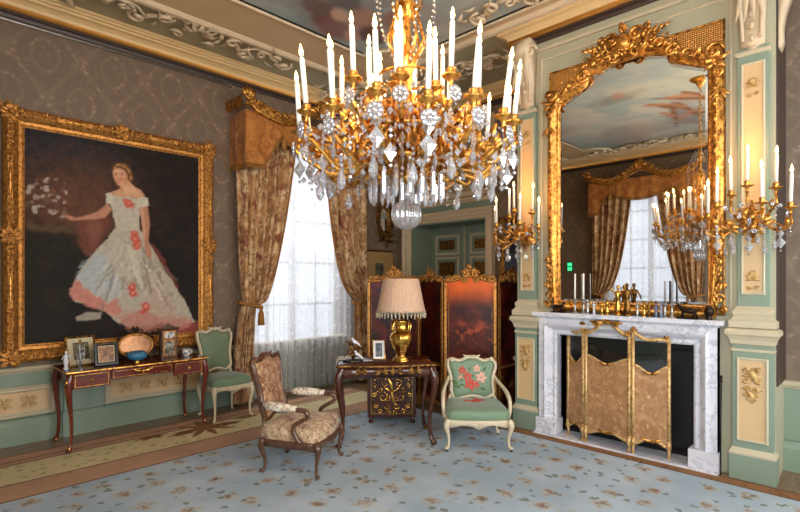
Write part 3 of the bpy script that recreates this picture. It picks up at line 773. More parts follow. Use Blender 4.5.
# iron fireback doors inside the opening
fb = thing('fireplace_insert', 'black iron fireplace insert inside the marble chimneypiece', 'fireplace insert', (XB+.12, 1.785, 0.022), -pi/2)
q = MB().box(-.61, .61, 0, .02, 0, 1.0); obj('back_plate', q, M['soot'], fb)
for s in (-1, 1):
    q = MB(); q.rect_frame(min(s*.33, s*.58), max(s*.33, s*.58), .06, .94, [(0, -.002), (0, -.02), (.02, -.02), (.02, 0)]); obj('side_frame', q, M['bronze'], fb)
q = MB().box(-.28, .28, -.012, 0, .08, .85); q.rect_frame(-.28, .28, .08, .85, [(0, -.01), (0, -.03), (.03, -.03), (.03, 0)]); obj('firebox_cover', q, M['soot'], fb)
# ================================================================== CARPET
rug = thing('carpet', 'large pale blue floral carpet with cream and rose-tan borders covering the floor', 'carpet', (0, 0, 0))
RX0, RX1 = -1.35, 4.56
def flat(x0, x1, y0, y1, z0=.0, z1=.006): return MB().box(x0, x1, y0, y1, z0, z1)
obj('field', flat(RX0, RX1, -2.6, 4.50), M['rugfield'], rug)
b = flat(RX0, RX1+.16, 4.50, 4.86); b.box(RX0, RX1+.16, 5.36, 5.66, 0, .006); obj('tan_border', b, M['rugtan'], rug, label='rose tan border')
b = flat(RX0, RX1+.16, 4.86, 5.36); obj('cream_border', b, M['rugcream'], rug, label='cream floral border')
b = MB()
for y in (4.50, 4.85, 5.36, 5.46, 5.64): b.box(RX0, RX1+.16, y-.008, y+.008, .0061, .007)
for x in (RX1+.005, RX1+.15): b.box(x-.008, x+.008, -2.6, 4.5, .0061, .007)
obj('border_stripe', b, M['rugbrown'], rug, label='dark brown stripes')
b = flat(RX1, RX1+.16, -2.6, 4.50); obj('gold_border', b, M['ruggold'], rug, label='brown and gold border')
b = MB(); mx, my, _ = PZ_(205, 428, 0)
pts = []
for i in range(96):
    a = 2*pi*i/96; r = .10+.22*abs(cos(4*a))**2.2*(1 if (i//12) % 2 else .75)+.02*sin(23*a); pts.append((mx+r*cos(a), my+r*sin(a)))
b.prismz(pts, .006, .0076)
for sx in (1, -1):
    for k in range(2): b.prismz([(mx+sx*(.25+k*.28)+.13*cos(2*pi*i/20)*(1+.4*cos(6*pi*i/10)), my+(.06 if k else -.05)+.05*sin(2*pi*i/20)*(1+.3*sin(10*pi*i/20))) for i in range(20)], .006, .0076)
obj('border_medallion', b, M['ruggold'], rug, label='brown and gold star medallion')

# ================================================================== CHAIRS
def cabriole(mb, x, y, h, ox, oy, r=.02, knee=.028, foot=.02, n=8):
    L = math.hypot(ox, oy) or 1; ox, oy = ox/L, oy/L
    K = [(1.0, .0, 1.25), (.9, .7, 1.45), (.8, .95, 1.35), (.65, .65, 1.02), (.5, .2, .82), (.35, -.12, .68), (.2, -.12, .6), (.1, .1, .62), (.045, .55, .8), (.015, .8, .75)]
    mb.tube(*curve([(x+ox*knee*o, y+oy*knee*o, h*t) for t, o, q in K], [r*q for t, o, q in K], 3), n)
    mb.ell((x+ox*(knee*.9), y+oy*(knee*.9), r*.75), (r*.95, r*.95, r*.75), 8, 5)
def back_outline(w, z0, z1, wb=None, crest=.03, n=40, kind='shield'):
    """closed CCW outline (x,z); w top half width, wb bottom half width"""
    wb = wb or w; pts = []
    for i in range(8): t = i/8; pts.append((-wb*.86+2*wb*.86*t, z0+.018*cos(pi*(2*t-1))))          # bottom, left->right
    for i in range(10):                                                                        # right side up, with shoulders
        t = i/10; x = wb+(w-wb)*t - .022*sin(pi*min(1, t*1.25)) ; z = z0+.03+(z1-z0-.05)*t; pts.append((x, z))
    for i in range(1, 16):                                                                      # serpentine top right->left
        t = i/16; u = 1-2*t; z = z1-.022+.022*cos(pi*u*2.0)*abs(u)**.5*.8+crest*math.exp(-(u*3)**2); pts.append((w*u*.98, z))
    for i in range(10):
        t = 1-i/10; x = wb+(w-wb)*t - .022*sin(pi*min(1, t*1.25)); z = z0+.03+(z1-z0-.05)*t; pts.append((-x, z))
    return pts
def seat_outline(wf, wb, d, bow=.03):
    pts = []
    for i in range(13): t = i/12; u = 2*t-1; pts.append((wf/2*u, -d/2-bow*(1-u*u)+.012*(abs(u) > .95)))
    for i in range(1, 6): t = i/6; pts.append((wf/2+(wb/2-wf/2)*t+.012*sin(pi*t), -d/2+d*t))
    for i in range(9): t = i/8; pts.append((wb/2*(1-2*t), d/2))
    for i in range(1, 6): t = 1-i/6; pts.append((-(wf/2+(wb/2-wf/2)*t+.012*sin(pi*t)), -d/2+d*t))
    return pts

def chair(name, label, loc, rz, wood, seatm, backm, wf, wb, d, sh, zb0, zb1, lean, arms=None, bw=.2, ck=.03, padm=None, castor=False, flowers=False, cat='chair', crest_orn=True, pad=.115):
    t = thing(name, label, cat, loc, rz)
    so = seat_outline(wf, wb, d)
    rail = MB(); inn = [(x*.93, y*.93) for x, y in so]; zr0, zr1 = sh-.115, sh-.055
    # serpentine apron: lower edge dips at the centre of each side
    n = len(so); low = [(x, y, zr0 - .022*math.exp(-((x)/.06)**2)*(y < 0) + .018*sin(abs(x)*14)*(y < -d/2+.02)) for x, y in so]
    rail.loft([[(x*.93, y*.93, zr1) for x, y in so], [(x*1.0, y*1.0, zr1+.002) for x, y in so], [(x*1.02, y*1.02, zr1-.01) for x, y in so], [(x*1.0, y*1.0, (zr1+zr0)/2) for x, y in so], low, [(x*.94, y*.94, z) for x, y, z in low]], cap=False)
    obj('seat_rail', rail, wood, t)
    orn = MB(); orn.at((0, -d/2-.034, sh-.095)); orn.rosette(0, 0, .022, 5, y=0)
    for s in (1, -1): orn.leaf(s*.015, 0, (0 if s > 0 else pi), .07, .012, y=0, lift=.006); orn.leaf(s*.02, .005, (.35 if s > 0 else pi-.35), .05, .01, y=0, lift=.004)
    obj('seat_rail_carving', orn, wood, t)
    c = MB(); c.cushion([(x*.97, y*.97) for x, y in so], pad, .5, sh-.06); obj('seat', c, seatm, t)
    for (x, y) in ((-wf/2+.02, -d/2+.01), (wf/2-.02, -d/2+.01), (-wb/2+.02, d/2-.03), (wb/2-.02, d/2-.03)):
        l = MB(); base = .02 if castor else 0
        l.at((0, 0, base)); cabriole(l, x, y, zr1-base, x, y*1.2, .021, .03)
        lo = obj('leg', l, wood, t)
        if castor:
            L = math.hypot(x, y*1.2); cx_, cy_ = x+x/L*.027, y+y*1.2/L*.027
            k = MB(); k.at((cx_, cy_, .014)); k.tube([(-.009, 0, 0), (.009, 0, 0)], .013, 10); obj('castor', k, M['bronze'], lo)
    # back
    yb = d/2-.01; a = radians(lean); bf = MB(); bf.at((0, yb, zb0-.0), rx=-a); H = zb1-zb0
    bo = back_outline(bw, .0, H, bw*.88, ck)
    bf.path_frame([(x, z) for x, z in bo], [(0, .0), (0, -.018), (.008, -.028), (.02, -.026), (.03, -.014), (.034, .0), (.03, .018), (0, .018), (0, 0)])
    if crest_orn:
        bf.rosette(0, H+.02, .022, 6, y=-.024)
        for s in (1, -1):
            bf.leaf(s*.012, H+.012, (.1 if s > 0 else pi-.1), .08, .014, y=-.022, lift=.008); bf.scroll(s*bw*.86, H-.005, .022, 0, 1.2, s, th=.007, y=-.022, n=5)
    for s in (-1, 1): bf.tube([(s*bw*.86, .0, .03), (s*(wb/2-.03), -.0, -(zb0-sh)*.55), (s*(wb/2-.022), 0, -(zb0-zr0))], [.017, .016, .021], 8)
    obj('back_frame', bf, wood, t)
    pd = MB(); pd.at((0, yb+.002, zb0), rx=pi/2-a); pd.cushion([(x*.985, z) for x, z in bo], .04, .25); bo_ = obj('backrest', pd, backm, t)
    rv = MB(); rv.at((0, yb+.012, zb0), rx=-a); rv.prism([(x*.97, z) for x, z in bo], 0, .012); obj('back_lining', rv, backm, t)
    if flowers:
        R2 = random.Random(5)
        f = MB(); f.at((0, yb-.034, zb0), rx=-a)
        fl2 = MB(); fl2.M = f.M.copy(); lf = MB(); lf.M = f.M.copy()
        for (x, z, r, k) in ((-.10, .26, .035, 0), (-.045, .2, .04, 0), (.05, .28, .032, 1), (.09, .19, .046, 1), (-.02, .12, .05, 0), (.04, .12, .03, 0), (-.12, .19, .02, 1)):
            m = MB(); m.M = f.M.copy()
            for q in range(6): an = q*pi/3+x*20; m.leaf(x, z, an, r*1.35, r*.42, y=0, lift=.004)
            obj('embroidered_flower', m, M['coral' if k == 0 else 'palepink'], bo_, label='coral red embroidered flower' if k == 0 else 'pale pink embroidered flower')
        for (x, z, an) in ((-.06, .12, 3.4), (-.08, .15, 2.6), (-.11, .1, 3.3), (.0, .17, 1.6), (.07, .1, 5.6), (.1, .25, .6), (-.02, .24, 1.8), (-.14, .13, 3.0)): lf.leaf(x, z, an, .075, .016, y=.002, lift=.004)
        obj('embroidered_leaves', lf, M['leafgreen'], bo_, label='green embroidered leaves')
        s2 = MB(); s2.at((0, -.0, sh+.053), rx=-pi/2)
        for (x, z, r) in ((0, .02, .06), (-.08, .05, .04), (.07, .06, .045), (.02, .1, .04)):
            for q in range(6): s2.leaf(x, z, q*pi/3, r, r*.3, y=0, lift=.003)
        obj('seat_embroidery', s2, M['coral'], t, label='coral red embroidered flowers on the seat')
    if arms:
        for s in (-1, 1):
            am = MB(); xb, xf = s*(bw*.95+.01), s*(wf/2+.005); za = sh+.035+pad; y0 = d/2+.02; y1 = -d/2+d*.30
            if arms == 'open':
                am.tube(*curve([(s*(bw*.96), y0+.02, zb0+.20), (s*(bw+.025), y0-.06, zb0+.155), (xf*.95, y0-.17, zb0+.12), (xf*1.02, y0-.26, zb0+.085), (xf*1.05, y1+.02, zb0+.03), (xf*1.04, y1-.01, sh+.0), (xf*.99, y1+.0, sh-.07)], [.018, .017, .018, .021, .02, .018, .021]), 9)
            else:
                am.tube(*curve([(s*(bw*.98), y0+.03, za+.06), (s*(bw+.04), y0-.08, za+.045), (xf*1.0, y0-.2, za+.035), (xf*1.05, y1-.04, za+.04), (xf*1.07, y1-.085, za+.015), (xf*1.05, y1-.08, za-.02), (xf*1.02, y1-.03, za-.05), (xf*1.0, y1+.04, za-.10), (xf*1.0, y1+.03, za-.17), (xf*.98, y1-.02, sh-.06)], [.015, .015, .016, .02, .022, .018, .019, .019, .02, .022]), 9)
            ao = obj('armrest', am, wood, t)
            if arms != 'open':
                p = MB(); mxx = (s*(bw+.05)+xf*1.03)/2
                path = [(s*(bw+.03), y0-.07, za+.055), (xf*.97, y0-.14, za+.055), (xf*1.02, y0-.22, za+.052), (xf*1.05, y1+.01, za+.05)]
                p.tube(path, [.024, .036, .038, .024], 10); obj('arm_pad', p, padm, ao, label='pale floral arm pad')
    return t
M['coral'] = plain('coral_embroidery', (206, 84, 66), 0.7, 0, .15, 50)
M['palepink'] = plain('pale_pink_embroidery', (232, 176, 152), 0.7, 0, .1, 50)
M['leafgreen'] = plain('leaf_green_embroidery', (84, 108, 62), 0.7, 0, .15, 50)
chair('side_chair', 'cream framed side chair with plain green silk back and seat, beside the curtain', (2.73, 5.55, .007), 0, M['creamwood'], M['silkseat'], M['silk'], .47, .42, .44, .44, .53, .985, 7, bw=.20)
chair('green_armchair', 'low cream framed armchair with flower embroidered green back, by the pilaster', (3.99, 2.86, .007), radians(-47), M['creamwood'], M['silkseat'], M['silkseat'], .60, .54, .52, .345, .40, .775, 9, arms='open', bw=.235, castor=True, flowers=True, ck=.03, cat='armchair')
ob = chair('carved_armchair', 'carved walnut armchair in brown floral tapestry standing on the blue carpet', (2.47, 3.60, .007), radians(31), M['walnut'], M['tapestryseat'], M['tapestry'], .56, .48, .52, .335, .44, .93, 11, pad=.14,  arms='pad', bw=.22, padm=M['tapestrypale'], cat='armchair')

# ================================================================== TABLES
M['gilttrim'] = M['ormolu']
def leg_mounts(mb, x, y, h, ox, oy, k=.03):
    L = math.hypot(ox, oy); ox, oy = ox/L, oy/L
    mb.tube([(x+ox*(k*o+rr), y+oy*(k*o+rr), h*t) for t, o, rr in ((.98, 0, .022), (.9, .7, .026), (.8, .95, .025), (.66, .66, .019), (.5, .2, .017), (.35, -.12, .014), (.2, -.12, .012), (.08, .3, .012))], [.010, .014, .011, .005, .003, .003, .003, .003], 6)
    mb.ell((x+ox*(k*.7+.02), y+oy*(k*.7+.02), h*.9), (.017, .017, .024), 7, 5)
    mb.lathe([(.008, .055), (.018, .05), (.016, .03), (.022, .012), (.018, 0)], 8, (x+ox*k*.7, y+oy*k*.7, 0))
def handle_rosette(mb, x, z, y, r=.016): mb.rosette(x, z, r, 6, y=y)
# console writing table against the window wall
CL, CD = 1.30, .56; CX, CYc = 1.775, 5.625
tb = thing('writing_table', 'long red and brown writing table with gilt mounts below the large portrait', 'table', (CX, CYc, 0.007), 0)
q = MB().box(-CL/2-.01, CL/2+.01, -CD/2-.01, CD/2+.01, .725, .745); obj('tabletop', q, M['mahog'], tb, bevel=.004)
q = MB(); q.rect_frame(-CL/2-.01, CL/2+.01, -CD/2-.01, CD/2+.01, [(0, -.006), (.0, -.018), (.006, -.02), (.008, -.012), (.006, -.006), (0, -.006)])
q.v = [(x, z, .722-y) for x, y, z in q.v]; obj('top_edge_mount', q, M['ormolu'], tb, label='gilt edge moulding')
q = MB().box(-CL/2+.03, CL/2-.03, -CD/2+.03, CD/2-.02, .63, .725)
obj('apron', q, M['redwood'], tb)
for (x0, x1, dz) in ((-.61, -.30, -.035), (-.29, .29, .015), (.30, .61, -.035)):
    q = MB().box(x0, x1, -CD/2+.005, -CD/2+.04, .615+dz, .718); dr = obj('drawer', q, M['redwood'], tb, bevel=.002)
    g = MB(); g.at((0, -CD/2+.006, 0)); g.rect_frame(x0+.02, x1-.02, .632+dz, .702, [(0, 0), (0, -.006), (.006, -.006), (.006, 0)]); obj('drawer_mount', g, M['ormolu'], dr, label='gilt banding')
    k = MB(); k.at((0, -CD/2, 0)); k.rosette((x0+x1)/2, .668+dz/2, .018, 6, y=-.004)
    if dz > 0:
        for s in (1, -1): k.leaf(s*.015, .678, (0 if s > 0 else pi), .08, .01, y=-.002, lift=.004)
    obj('knob', k, M['brass'], dr)
q = MB()
for x in (-CL/2+.03, CL/2-.03): q.box(x-.006, x+.006, -CD/2+.04, CD/2-.02, .61, .725)
obj('side_panel', q, M['mahog'], tb)
for sx in (-1, 1):
    for sy in (-1, 1):
        x, y = sx*(CL/2-.03), sy*(CD/2-.03)
        l = MB(); cabriole(l, x, y, .725, sx, sy*.6, .024, .028); lo = obj('leg', l, M['redwood'], tb)
        g = MB(); leg_mounts(g, x, y, .725, sx, sy*.6, .028); obj('leg_mount', g, M['ormolu'], lo, label='gilt leg mounts')

# bombe table with the lamp
LX, LY, LRZ = 3.475, 3.60, radians(-40); LW, LD, LH = .92, .54, .785
tb = thing('side_table', 'dark rosewood table on slender curved legs carrying the gilt lamp', 'table', (LX, LY, .007), LRZ)
def bombe(s):
    pts = []
    for i in range(21): t = i/20; u = 2*t-1; pts.append((LW/2*u*s, (-LD/2-.035*cos(pi*u*.5)**2+.02*cos(pi*u*1.5)**2*abs(u))*s))
    for i in range(1, 8): t = i/8; pts.append(((LW/2-.02*sin(pi*t))*s, (-LD/2+LD*t)*s))
    pts.append((LW/2*s, LD/2*s)); pts.append((-LW/2*s, LD/2*s))
    for i in range(1, 8): t = 1-i/8; pts.append((-(LW/2-.02*sin(pi*t))*s, (-LD/2+LD*t)*s))
    return pts
q = MB(); q.loft([[(x, y, z) for x, y in bombe(s)] for s, z in ((1.03, LH-.03), (1.05, LH-.022), (1.05, LH-.008), (1.04, LH))]); obj('tabletop', q, M['mahog'], tb)
q = MB(); q.loft([[(x, y, z) for x, y in bombe(s)] for s, z in ((1.052, LH-.024), (1.06, LH-.02), (1.06, LH-.01), (1.052, LH-.006))], cap=False); obj('top_edge_mount', q, M['olddark'], tb, label='gilt edge moulding')
q = MB(); bo = bombe(1.0); low = [(x*.95, y*.93, LH-.135+.05*max(0, 1-(x/(LW*.36))**2)*(y < 0)) for x, y in bo]
q.loft([low, [(x*.99, y*.99, LH-.09) for x, y in bo], [(x*.97, y*.97, LH-.03) for x, y in bo]]); obj('apron', q, M['mahog'], tb)
for x in (-.24, -.05, .09, .27):
    g = MB(); g.at((0, -LD/2-.03, 0))
    g.rosette(x, LH-.07, .017, 5, y=-.0+abs(x)*.10)
    for s in (1, -1):
        for a in (.1, .7, -.6): g.leaf(x+s*.01, LH-.07, (a if s > 0 else pi-a), .06, .011, y=abs(x)*.10-.0, lift=.008)
    obj('apron_mount', g, M['olddark'], tb, label='gilt leaf mounts')
for sx in (-1, 1):
    for sy in (-1, 1):
        x, y = sx*(LW/2-.035), sy*(LD/2-.035)
        l = MB(); cabriole(l, x, y, LH-.03, sx, sy*.7, .027, .05); lo = obj('leg', l, M['mahog'], tb)
        g = MB(); L = math.hypot(1, .7); g.tube([(x+sx/L*(.05*o+r_), y+sy*.7/L*(.05*o+r_), (LH-.03)*t_) for t_, o, r_ in ((.97, .2, .03), (.9, .7, .036), (.8, .95, .035), (.65, .65, .026), (.5, .2, .02), (.35, -.12, .017), (.2, -.12, .015), (.06, .4, .018))], .004, 6)
        g.lathe([(.012, .05), (.022, .03), (.026, 0)], 8, (x+sx/L*.035, y+sy*.7/L*.035, 0)); obj('leg_mount', g, M['olddark'], lo, label='thin gilt edging')
def on_table(px, py, z=LH+.007): return PZ_(px, py, z)

# marquetry cabinet behind the lamp table
cb = thing('marquetry_cabinet', 'small low cabinet inlaid with brass scrolls standing behind the lamp table', 'cabinet', (3.99, 4.02, .007), radians(-45))
q = MB().box(-.27, .27, -.17, .17, .07, .66); obj('carcass', q, M['mahog'], cb, bevel=.005)
q = MB().box(-.24, .24, -.182, -.17, .10, .62); dr = obj('door', q, M['mahog'], cb)
q = MB().box(-.225, .225, -.185, -.182, .115, .605); obj('inlaid_panel', q, M['marquetry'], dr, label='brass scroll marquetry panel')
g = MB(); g.at((0, -.186, 0)); g.rect_frame(-.225, .225, .115, .605, [(0, .004), (0, -.003), (.005, -.003), (.005, .004)])
for s in (1, -1):
    for (x, z, r, a, h) in ((.07, .45, .055, 3.1, -1), (.10, .30, .06, 1.5, 1), (.05, .2, .04, 0, -1), (.16, .52, .035, 0, 1), (.17, .2, .035, 2, -1), (.03, .54, .04, 0, 1), (.12, .56, .03, 2, -1), (.19, .43, .03, 1, 1), (.19, .32, .03, 3, -1), (.13, .14, .03, 0, 1), (.03, .13, .03, 1, -1), (.05, .28, .035, 2, 1), (.13, .38, .035, 0, -1)): g.scroll(s*x, z, r, (a if s > 0 else pi-a), 1.2, h*s, th=.005, y=-.001, out=.0, n=4)
    g.leaf(s*.01, .36, (.3 if s > 0 else pi-.3), .09, .012, y=0, lift=.002)
g.rosette(0, .36, .028, 6, y=0); g.leaf(0, .36, pi/2, .16, .016, y=0, lift=.002); g.leaf(0, .36, -pi/2, .16, .016, y=0, lift=.002)
obj('brass_inlay', g, M['brass'], dr, label='brass scroll inlay')
for sx in (-1, 1):
    for sy in (-1, 1): q = MB(); q.lathe([(.02, 0), (.028, .02), (.018, .045), (.03, .075)], 10, (sx*.235, sy*.14, 0)); obj('foot', q, M['mahog'], cb)

# lamp
p = on_table(401, 361); lamp = thing('table_lamp', 'gilt vase table lamp with tasselled pleated beige shade', 'lamp', (p[0], p[1], LH+.007), LRZ)
q = MB(); q.lathe([(.085, 0), (.085, .012), (.07, .02), (.075, .03), (.05, .045), (.045, .06), (.06, .09), (.085, .15), (.105, .21), (.108, .245), (.095, .275), (.07, .295), (.062, .30), (.062, .39), (.07, .40), (.05, .41), (.02, .415), (0, .416)], 24, flute=8, fa=.05); obj('base', q, M['brass'], lamp)
for i in range(4):
    q = MB(); a = i*pi/2+pi/4; q.at((0, 0, 0), a); q.tube([(.05, 0, .41), (.10, 0, .40), (.125, 0, .36), (.115, 0, .31), (.10, 0, .27)], [.008, .01, .01, .009, .006], 6); obj('handle', q, M['brass'], lamp)
q = MB(); q.lathe([(.008, .41), (.008, .78)], 8); q.tube([(-.17, 0, .82), (.17, 0, .82)], .003, 5); obj('stem', q, M['brass'], lamp)
q = MB(); k = 72
prof = [(.245, .50), (.236, .52), (.18, .80), (.174, .822)]
q.lathe([(r, z) for r, z in prof] + [(r-.004, z) for r, z in reversed(prof)], 144, flute=36, fa=.008)
def shade_m():
    t = T('pleated_shade_cloth'); n = t.noise(60, 2, .5, t.co((1, 1, .2)))
    t.fin(t.mix(n, hexc(186, 150, 124), hexc(218, 186, 158)), .8); t.b.inputs['Transmission Weight'].default_value = 0; return t.m
M['shade'] = shade_m(); obj('lamp_shade', q, M['shade'], lamp)
q = MB()
for i in range(40):
    a = 2*pi*i/40; x, y = .244*cos(a), .244*sin(a); q.tube([(x, y, .50), (x, y, .475)], .003, 5); q.ell((x, y, .468), (.010, .010, .012), 6, 4)
    q.tube([(x, y, .46), (x, y, .435 if i % 2 else .445)], [.004, .008], 5)
for i in range(40):
    a = 2*pi*(i)/40; b_ = 2*pi*(i+1)/40; m_ = (a+b_)/2; q.tube([(.245*cos(a), .245*sin(a), .50), (.246*cos(m_), .246*sin(m_), .488), (.245*cos(b_), .245*sin(b_), .50)], .003, 4)
obj('tassel_fringe', q, M['tassel'] if 'tassel' in M else M['cream'], lamp, label='row of cream tassels')

def photo_frame(name, label, pos, rz, w, h, bw, fm, lean=14, im=((150, 110, 80), (60, 40, 30)), mat_w=0, cat='photo frame', seed=0, easel=True):
    t = thing(name, label, cat, pos, rz); a = radians(lean)
    f = MB(); f.at((0, 0, 0), rx=-a); f.rect_frame(-w/2+bw, w/2-bw, bw, h-bw, [(0, .004), (0, -.006), (bw*.3, -.011), (bw*.8, -.009), (bw, -.003), (bw, .008), (0, .008)]); obj('frame', f, fm, t)
    if mat_w:
        q = MB(); q.at((0, 0, 0), rx=-a); q.box(-w/2+bw, w/2-bw, -.002, .004, bw, h-bw); obj('mount', q, M['paper'] if mat_w > 0 else M['white'], t)
    m_ = abs(mat_w)
    mk = 'photo_%s_%d' % (name, seed); tt = T(mk); n = tt.noise(16, 3, .6, None, .6); x, y, z = tt.xyz()
    c = tt.mix(tt.step(n, .4, .6), hexc(*im[1]), hexc(*im[0])); M[mk] = tt.fin(c, .25)
    q = MB(); q.at((0, 0, 0), rx=-a); q.box(-w/2+bw+m_, w/2-bw-m_, -.004, -.001, bw+m_, h-bw-m_); obj('photograph', q, M[mk], t)
    if easel:
        q = MB(); q.tube([(0, .012+sin(a)*h*.7, cos(a)*h*.7), (0, sin(a)*h*.7+h*.16, .004)], .006, 5); obj('easel_stay', q, fm, t)
    return t
p = on_table(379, 360)
photo_frame('photo_frame', 'small gilt photo frame with white mount next to the lamp', p, radians(-38), .135, .205, .012, M['brass'], 10, ((120, 124, 130), (50, 56, 62)), -.022, seed=1)
# dark ornament of birds and branches on the lamp table
p = on_table(353, 362); t = thing('bird_ornament', 'dark and white ornament of birds on branches at the lamp table left end', 'ornament', p, LRZ)
q = MB(); q.lathe([(.10, 0), (.105, .01), (.095, .022), (.08, .026), (0, .028)], 20, sy=.6); obj('base', q, M['black'], t)
q = MB(); R3 = random.Random(4)
for i in range(14):
    a = R3.uniform(0, 6.28); h = R3.uniform(.05, .17); r = R3.uniform(.02, .09); q.tube([(0, 0, .025), (r*.5*cos(a), r*.4*sin(a), h*.5+.02), (r*cos(a), r*.6*sin(a), h+.02)], [.006, .005, .003], 5)
    for k in range(3): q.at((r*cos(a), r*.6*sin(a), h+.02), R3.uniform(0, 6)); q.leaf(0, 0, R3.uniform(0, 6.3), .04, .010, y=0, lift=.01); q.at()
obj('branches', q, M['olddark'], t)
for (x, z, s) in ((-.03, .10, 1), (.02, .20, -1), (.045, .075, -1)):
    q = MB(); q.at((x, -.02, z), 0, ry=-.5*s); q.ell((0, 0, 0), (.034, .015, .018), 10, 6); q.ell((.032*s, 0, .014), (.013, .011, .012), 8, 5); q.tube([(.042*s, 0, .014), (.056*s, 0, .01)], [.004, .001], 5); q.tube([(-.025*s, 0, 0), (-.07*s, 0, -.012)], [.012, .003], 6, .4)
    obj('bird', q, M['porcelain'] if s < 0 else M['walnut'], t)
# cloth draped over the lamp table's far left corner
q = MB()
def fn(s, t_):
    x = -LW/2-.045+.17*s; y = .02+.22*t_; z = LH+.006
    if s < .25: e = (.25-s)/.25; z -= e*.10+.0; x = -LW/2-.045-.012*sin(t_*14)*e+.02; 
    return (x, y, z+.002*sin(t_*9)*sin(s*8))
q.grid(fn, 16, 12)
fq = MB(); fq.v = q.v; fq.f = q.f; fq.s = q.s; fq.mi = q.mi
o = obj('folded_cloth', fq, M['white'])
sm = o.modifiers.new('solid', 'SOLIDIFY'); sm.thickness = .004; sm.offset = 1; o.location = (LX, LY, .007); o.rotation_euler = (0, 0, LRZ); tag(o, 'pale folded cloth hanging over the far left corner of the lamp table', 'cloth')

# ================================================================== THINGS ON THE WRITING TABLE
TZ = .745+.007
def onc(px, py): return PZ_(px, py, TZ)
p = PY_(66, 370, 5.52)
t = thing('silver_figurine', 'small silver figurine at the left end of the writing table', 'figurine', (p[0], p[1], TZ), 0)
q = MB(); q.lathe([(.022, 0), (.022, .02), (.012, .03), (.02, .06), (.024, .085), (.016, .11), (.02, .13), (.012, .15), (.006, .152)], 12); q.ell((0, 0, .165), (.012, .012, .015), 8, 6); q.tube([(.018, 0, .13), (.04, -.01, .11), (.03, -.02, .14)], .005, 6); q.tube([(-.018, 0, .13), (-.035, -.01, .1)], .005, 6); obj('figure', q, M['porcelain'], t)
photo_frame('photo_frame', 'large leaning photo frame with pale mount behind the silver branch candlestick', (PY_(83, 366, 5.66)[0], 5.66, TZ), radians(8), .27, .30, .02, M['olddark'], 16, ((120, 116, 96), (70, 66, 50)), .045, seed=2)
t = thing('branch_candlestick', 'silver branching coral shaped candlestick on the writing table', 'candlestick', (PY_(80, 372, 5.43)[0], 5.43, TZ), 0)
q = MB(); q.lathe([(.045, 0), (.045, .006), (.02, .015), (.01, .03)], 14); obj('base', q, M['silver'], t)
q = MB(); R3 = random.Random(9); q.tube([(0, 0, .02), (.004, 0, .1), (-.004, 0, .2), (0, 0, .26)], [.011, .009, .008, .006], 7)
for i in range(16):
    z = R3.uniform(.03, .2); s = 1 if i % 2 else -1; dx = s*R3.uniform(.02, .045); q.tube([(0, 0, z), (dx*.7, R3.uniform(-.02, .02), z+.015), (dx, R3.uniform(-.03, .02), z+R3.uniform(.03, .07))], [.007, .006, .004], 5)
obj('branches', q, M['silver'], t); q = MB(); q.lathe([(.012, .25), (.014, .265), (.009, .267), (.009, .285), (0, .286)], 8); obj('candle_socket', q, M['brass'], t)
photo_frame('photo_frame', 'black photo frame holding a brown portrait left of the oval mirror', (PY_(107, 367, 5.50)[0], 5.50, TZ), radians(-4), .215, .235, .035, M['black'], 14, ((190, 130, 84), (90, 54, 34)), .008, seed=3)
t = thing('oval_mirror', 'oval gilt table mirror with dark scrolled crest behind the blue bowl', 'mirror', (PY_(136, 362, 5.70)[0], 5.70, TZ), 0)
q = MB(); q.at((0, 0, .15), rx=-.15); el = [(.155*cos(2*pi*i/32), .105*sin(2*pi*i/32)) for i in range(32)]; q.path_frame(el, [(0, .004), (0, -.008), (.008, -.014), (.022, -.010), (.028, 0), (.022, .01), (0, .01)]); obj('frame', q, M['frame'], t)
M['reflectglass'] = plain('painted_brown_reflection', (112, 76, 48), .15, .85, .4, 20)  # brownish reflection put into the glass colour
q = MB(); q.at((0, 0, .15), rx=-.15); q.prism(el, -.001, .006); obj('glass', q, M['reflectglass'], t)
q = MB(); q.at((0, .01, .15), rx=-.15)
for s in (1, -1):
    for (x, z, r, a) in ((.05, .14, .035, 0), (.10, .12, .028, 2), (.16, .08, .03, 1), (.175, -.05, .03, 3), (.02, .175, .02, 0)): q.scroll(s*x, z, r, (a if s > 0 else pi-a), 1.2, s, th=.006, y=0)
    q.leaf(0, .13, pi/2-s*.5, .08, .014, y=0)
    q.tube([(s*.12, 0, -.09), (s*.13, 0, -.15), (s*.15, .0, -.148)], .007, 6)
obj('scrolled_mount', q, M['bronze'], t)
t = thing('blue_bowl', 'turquoise blue glazed bowl on a gilt foot', 'bowl', (PY_(137, 366, 5.48)[0], 5.48, TZ), 0)
q = MB(); q.lathe([(.03, .02), (.06, .03), (.09, .055), (.098, .08), (.085, .105), (.06, .118), (.055, .114), (.07, .1), (.05, .05), (0, .04)], 24); obj('body', q, M['glaze'], t)
q = MB(); q.lathe([(.038, 0), (.04, .006), (.02, .014), (.032, .024)], 14); obj('foot', q, M['brass'], t)
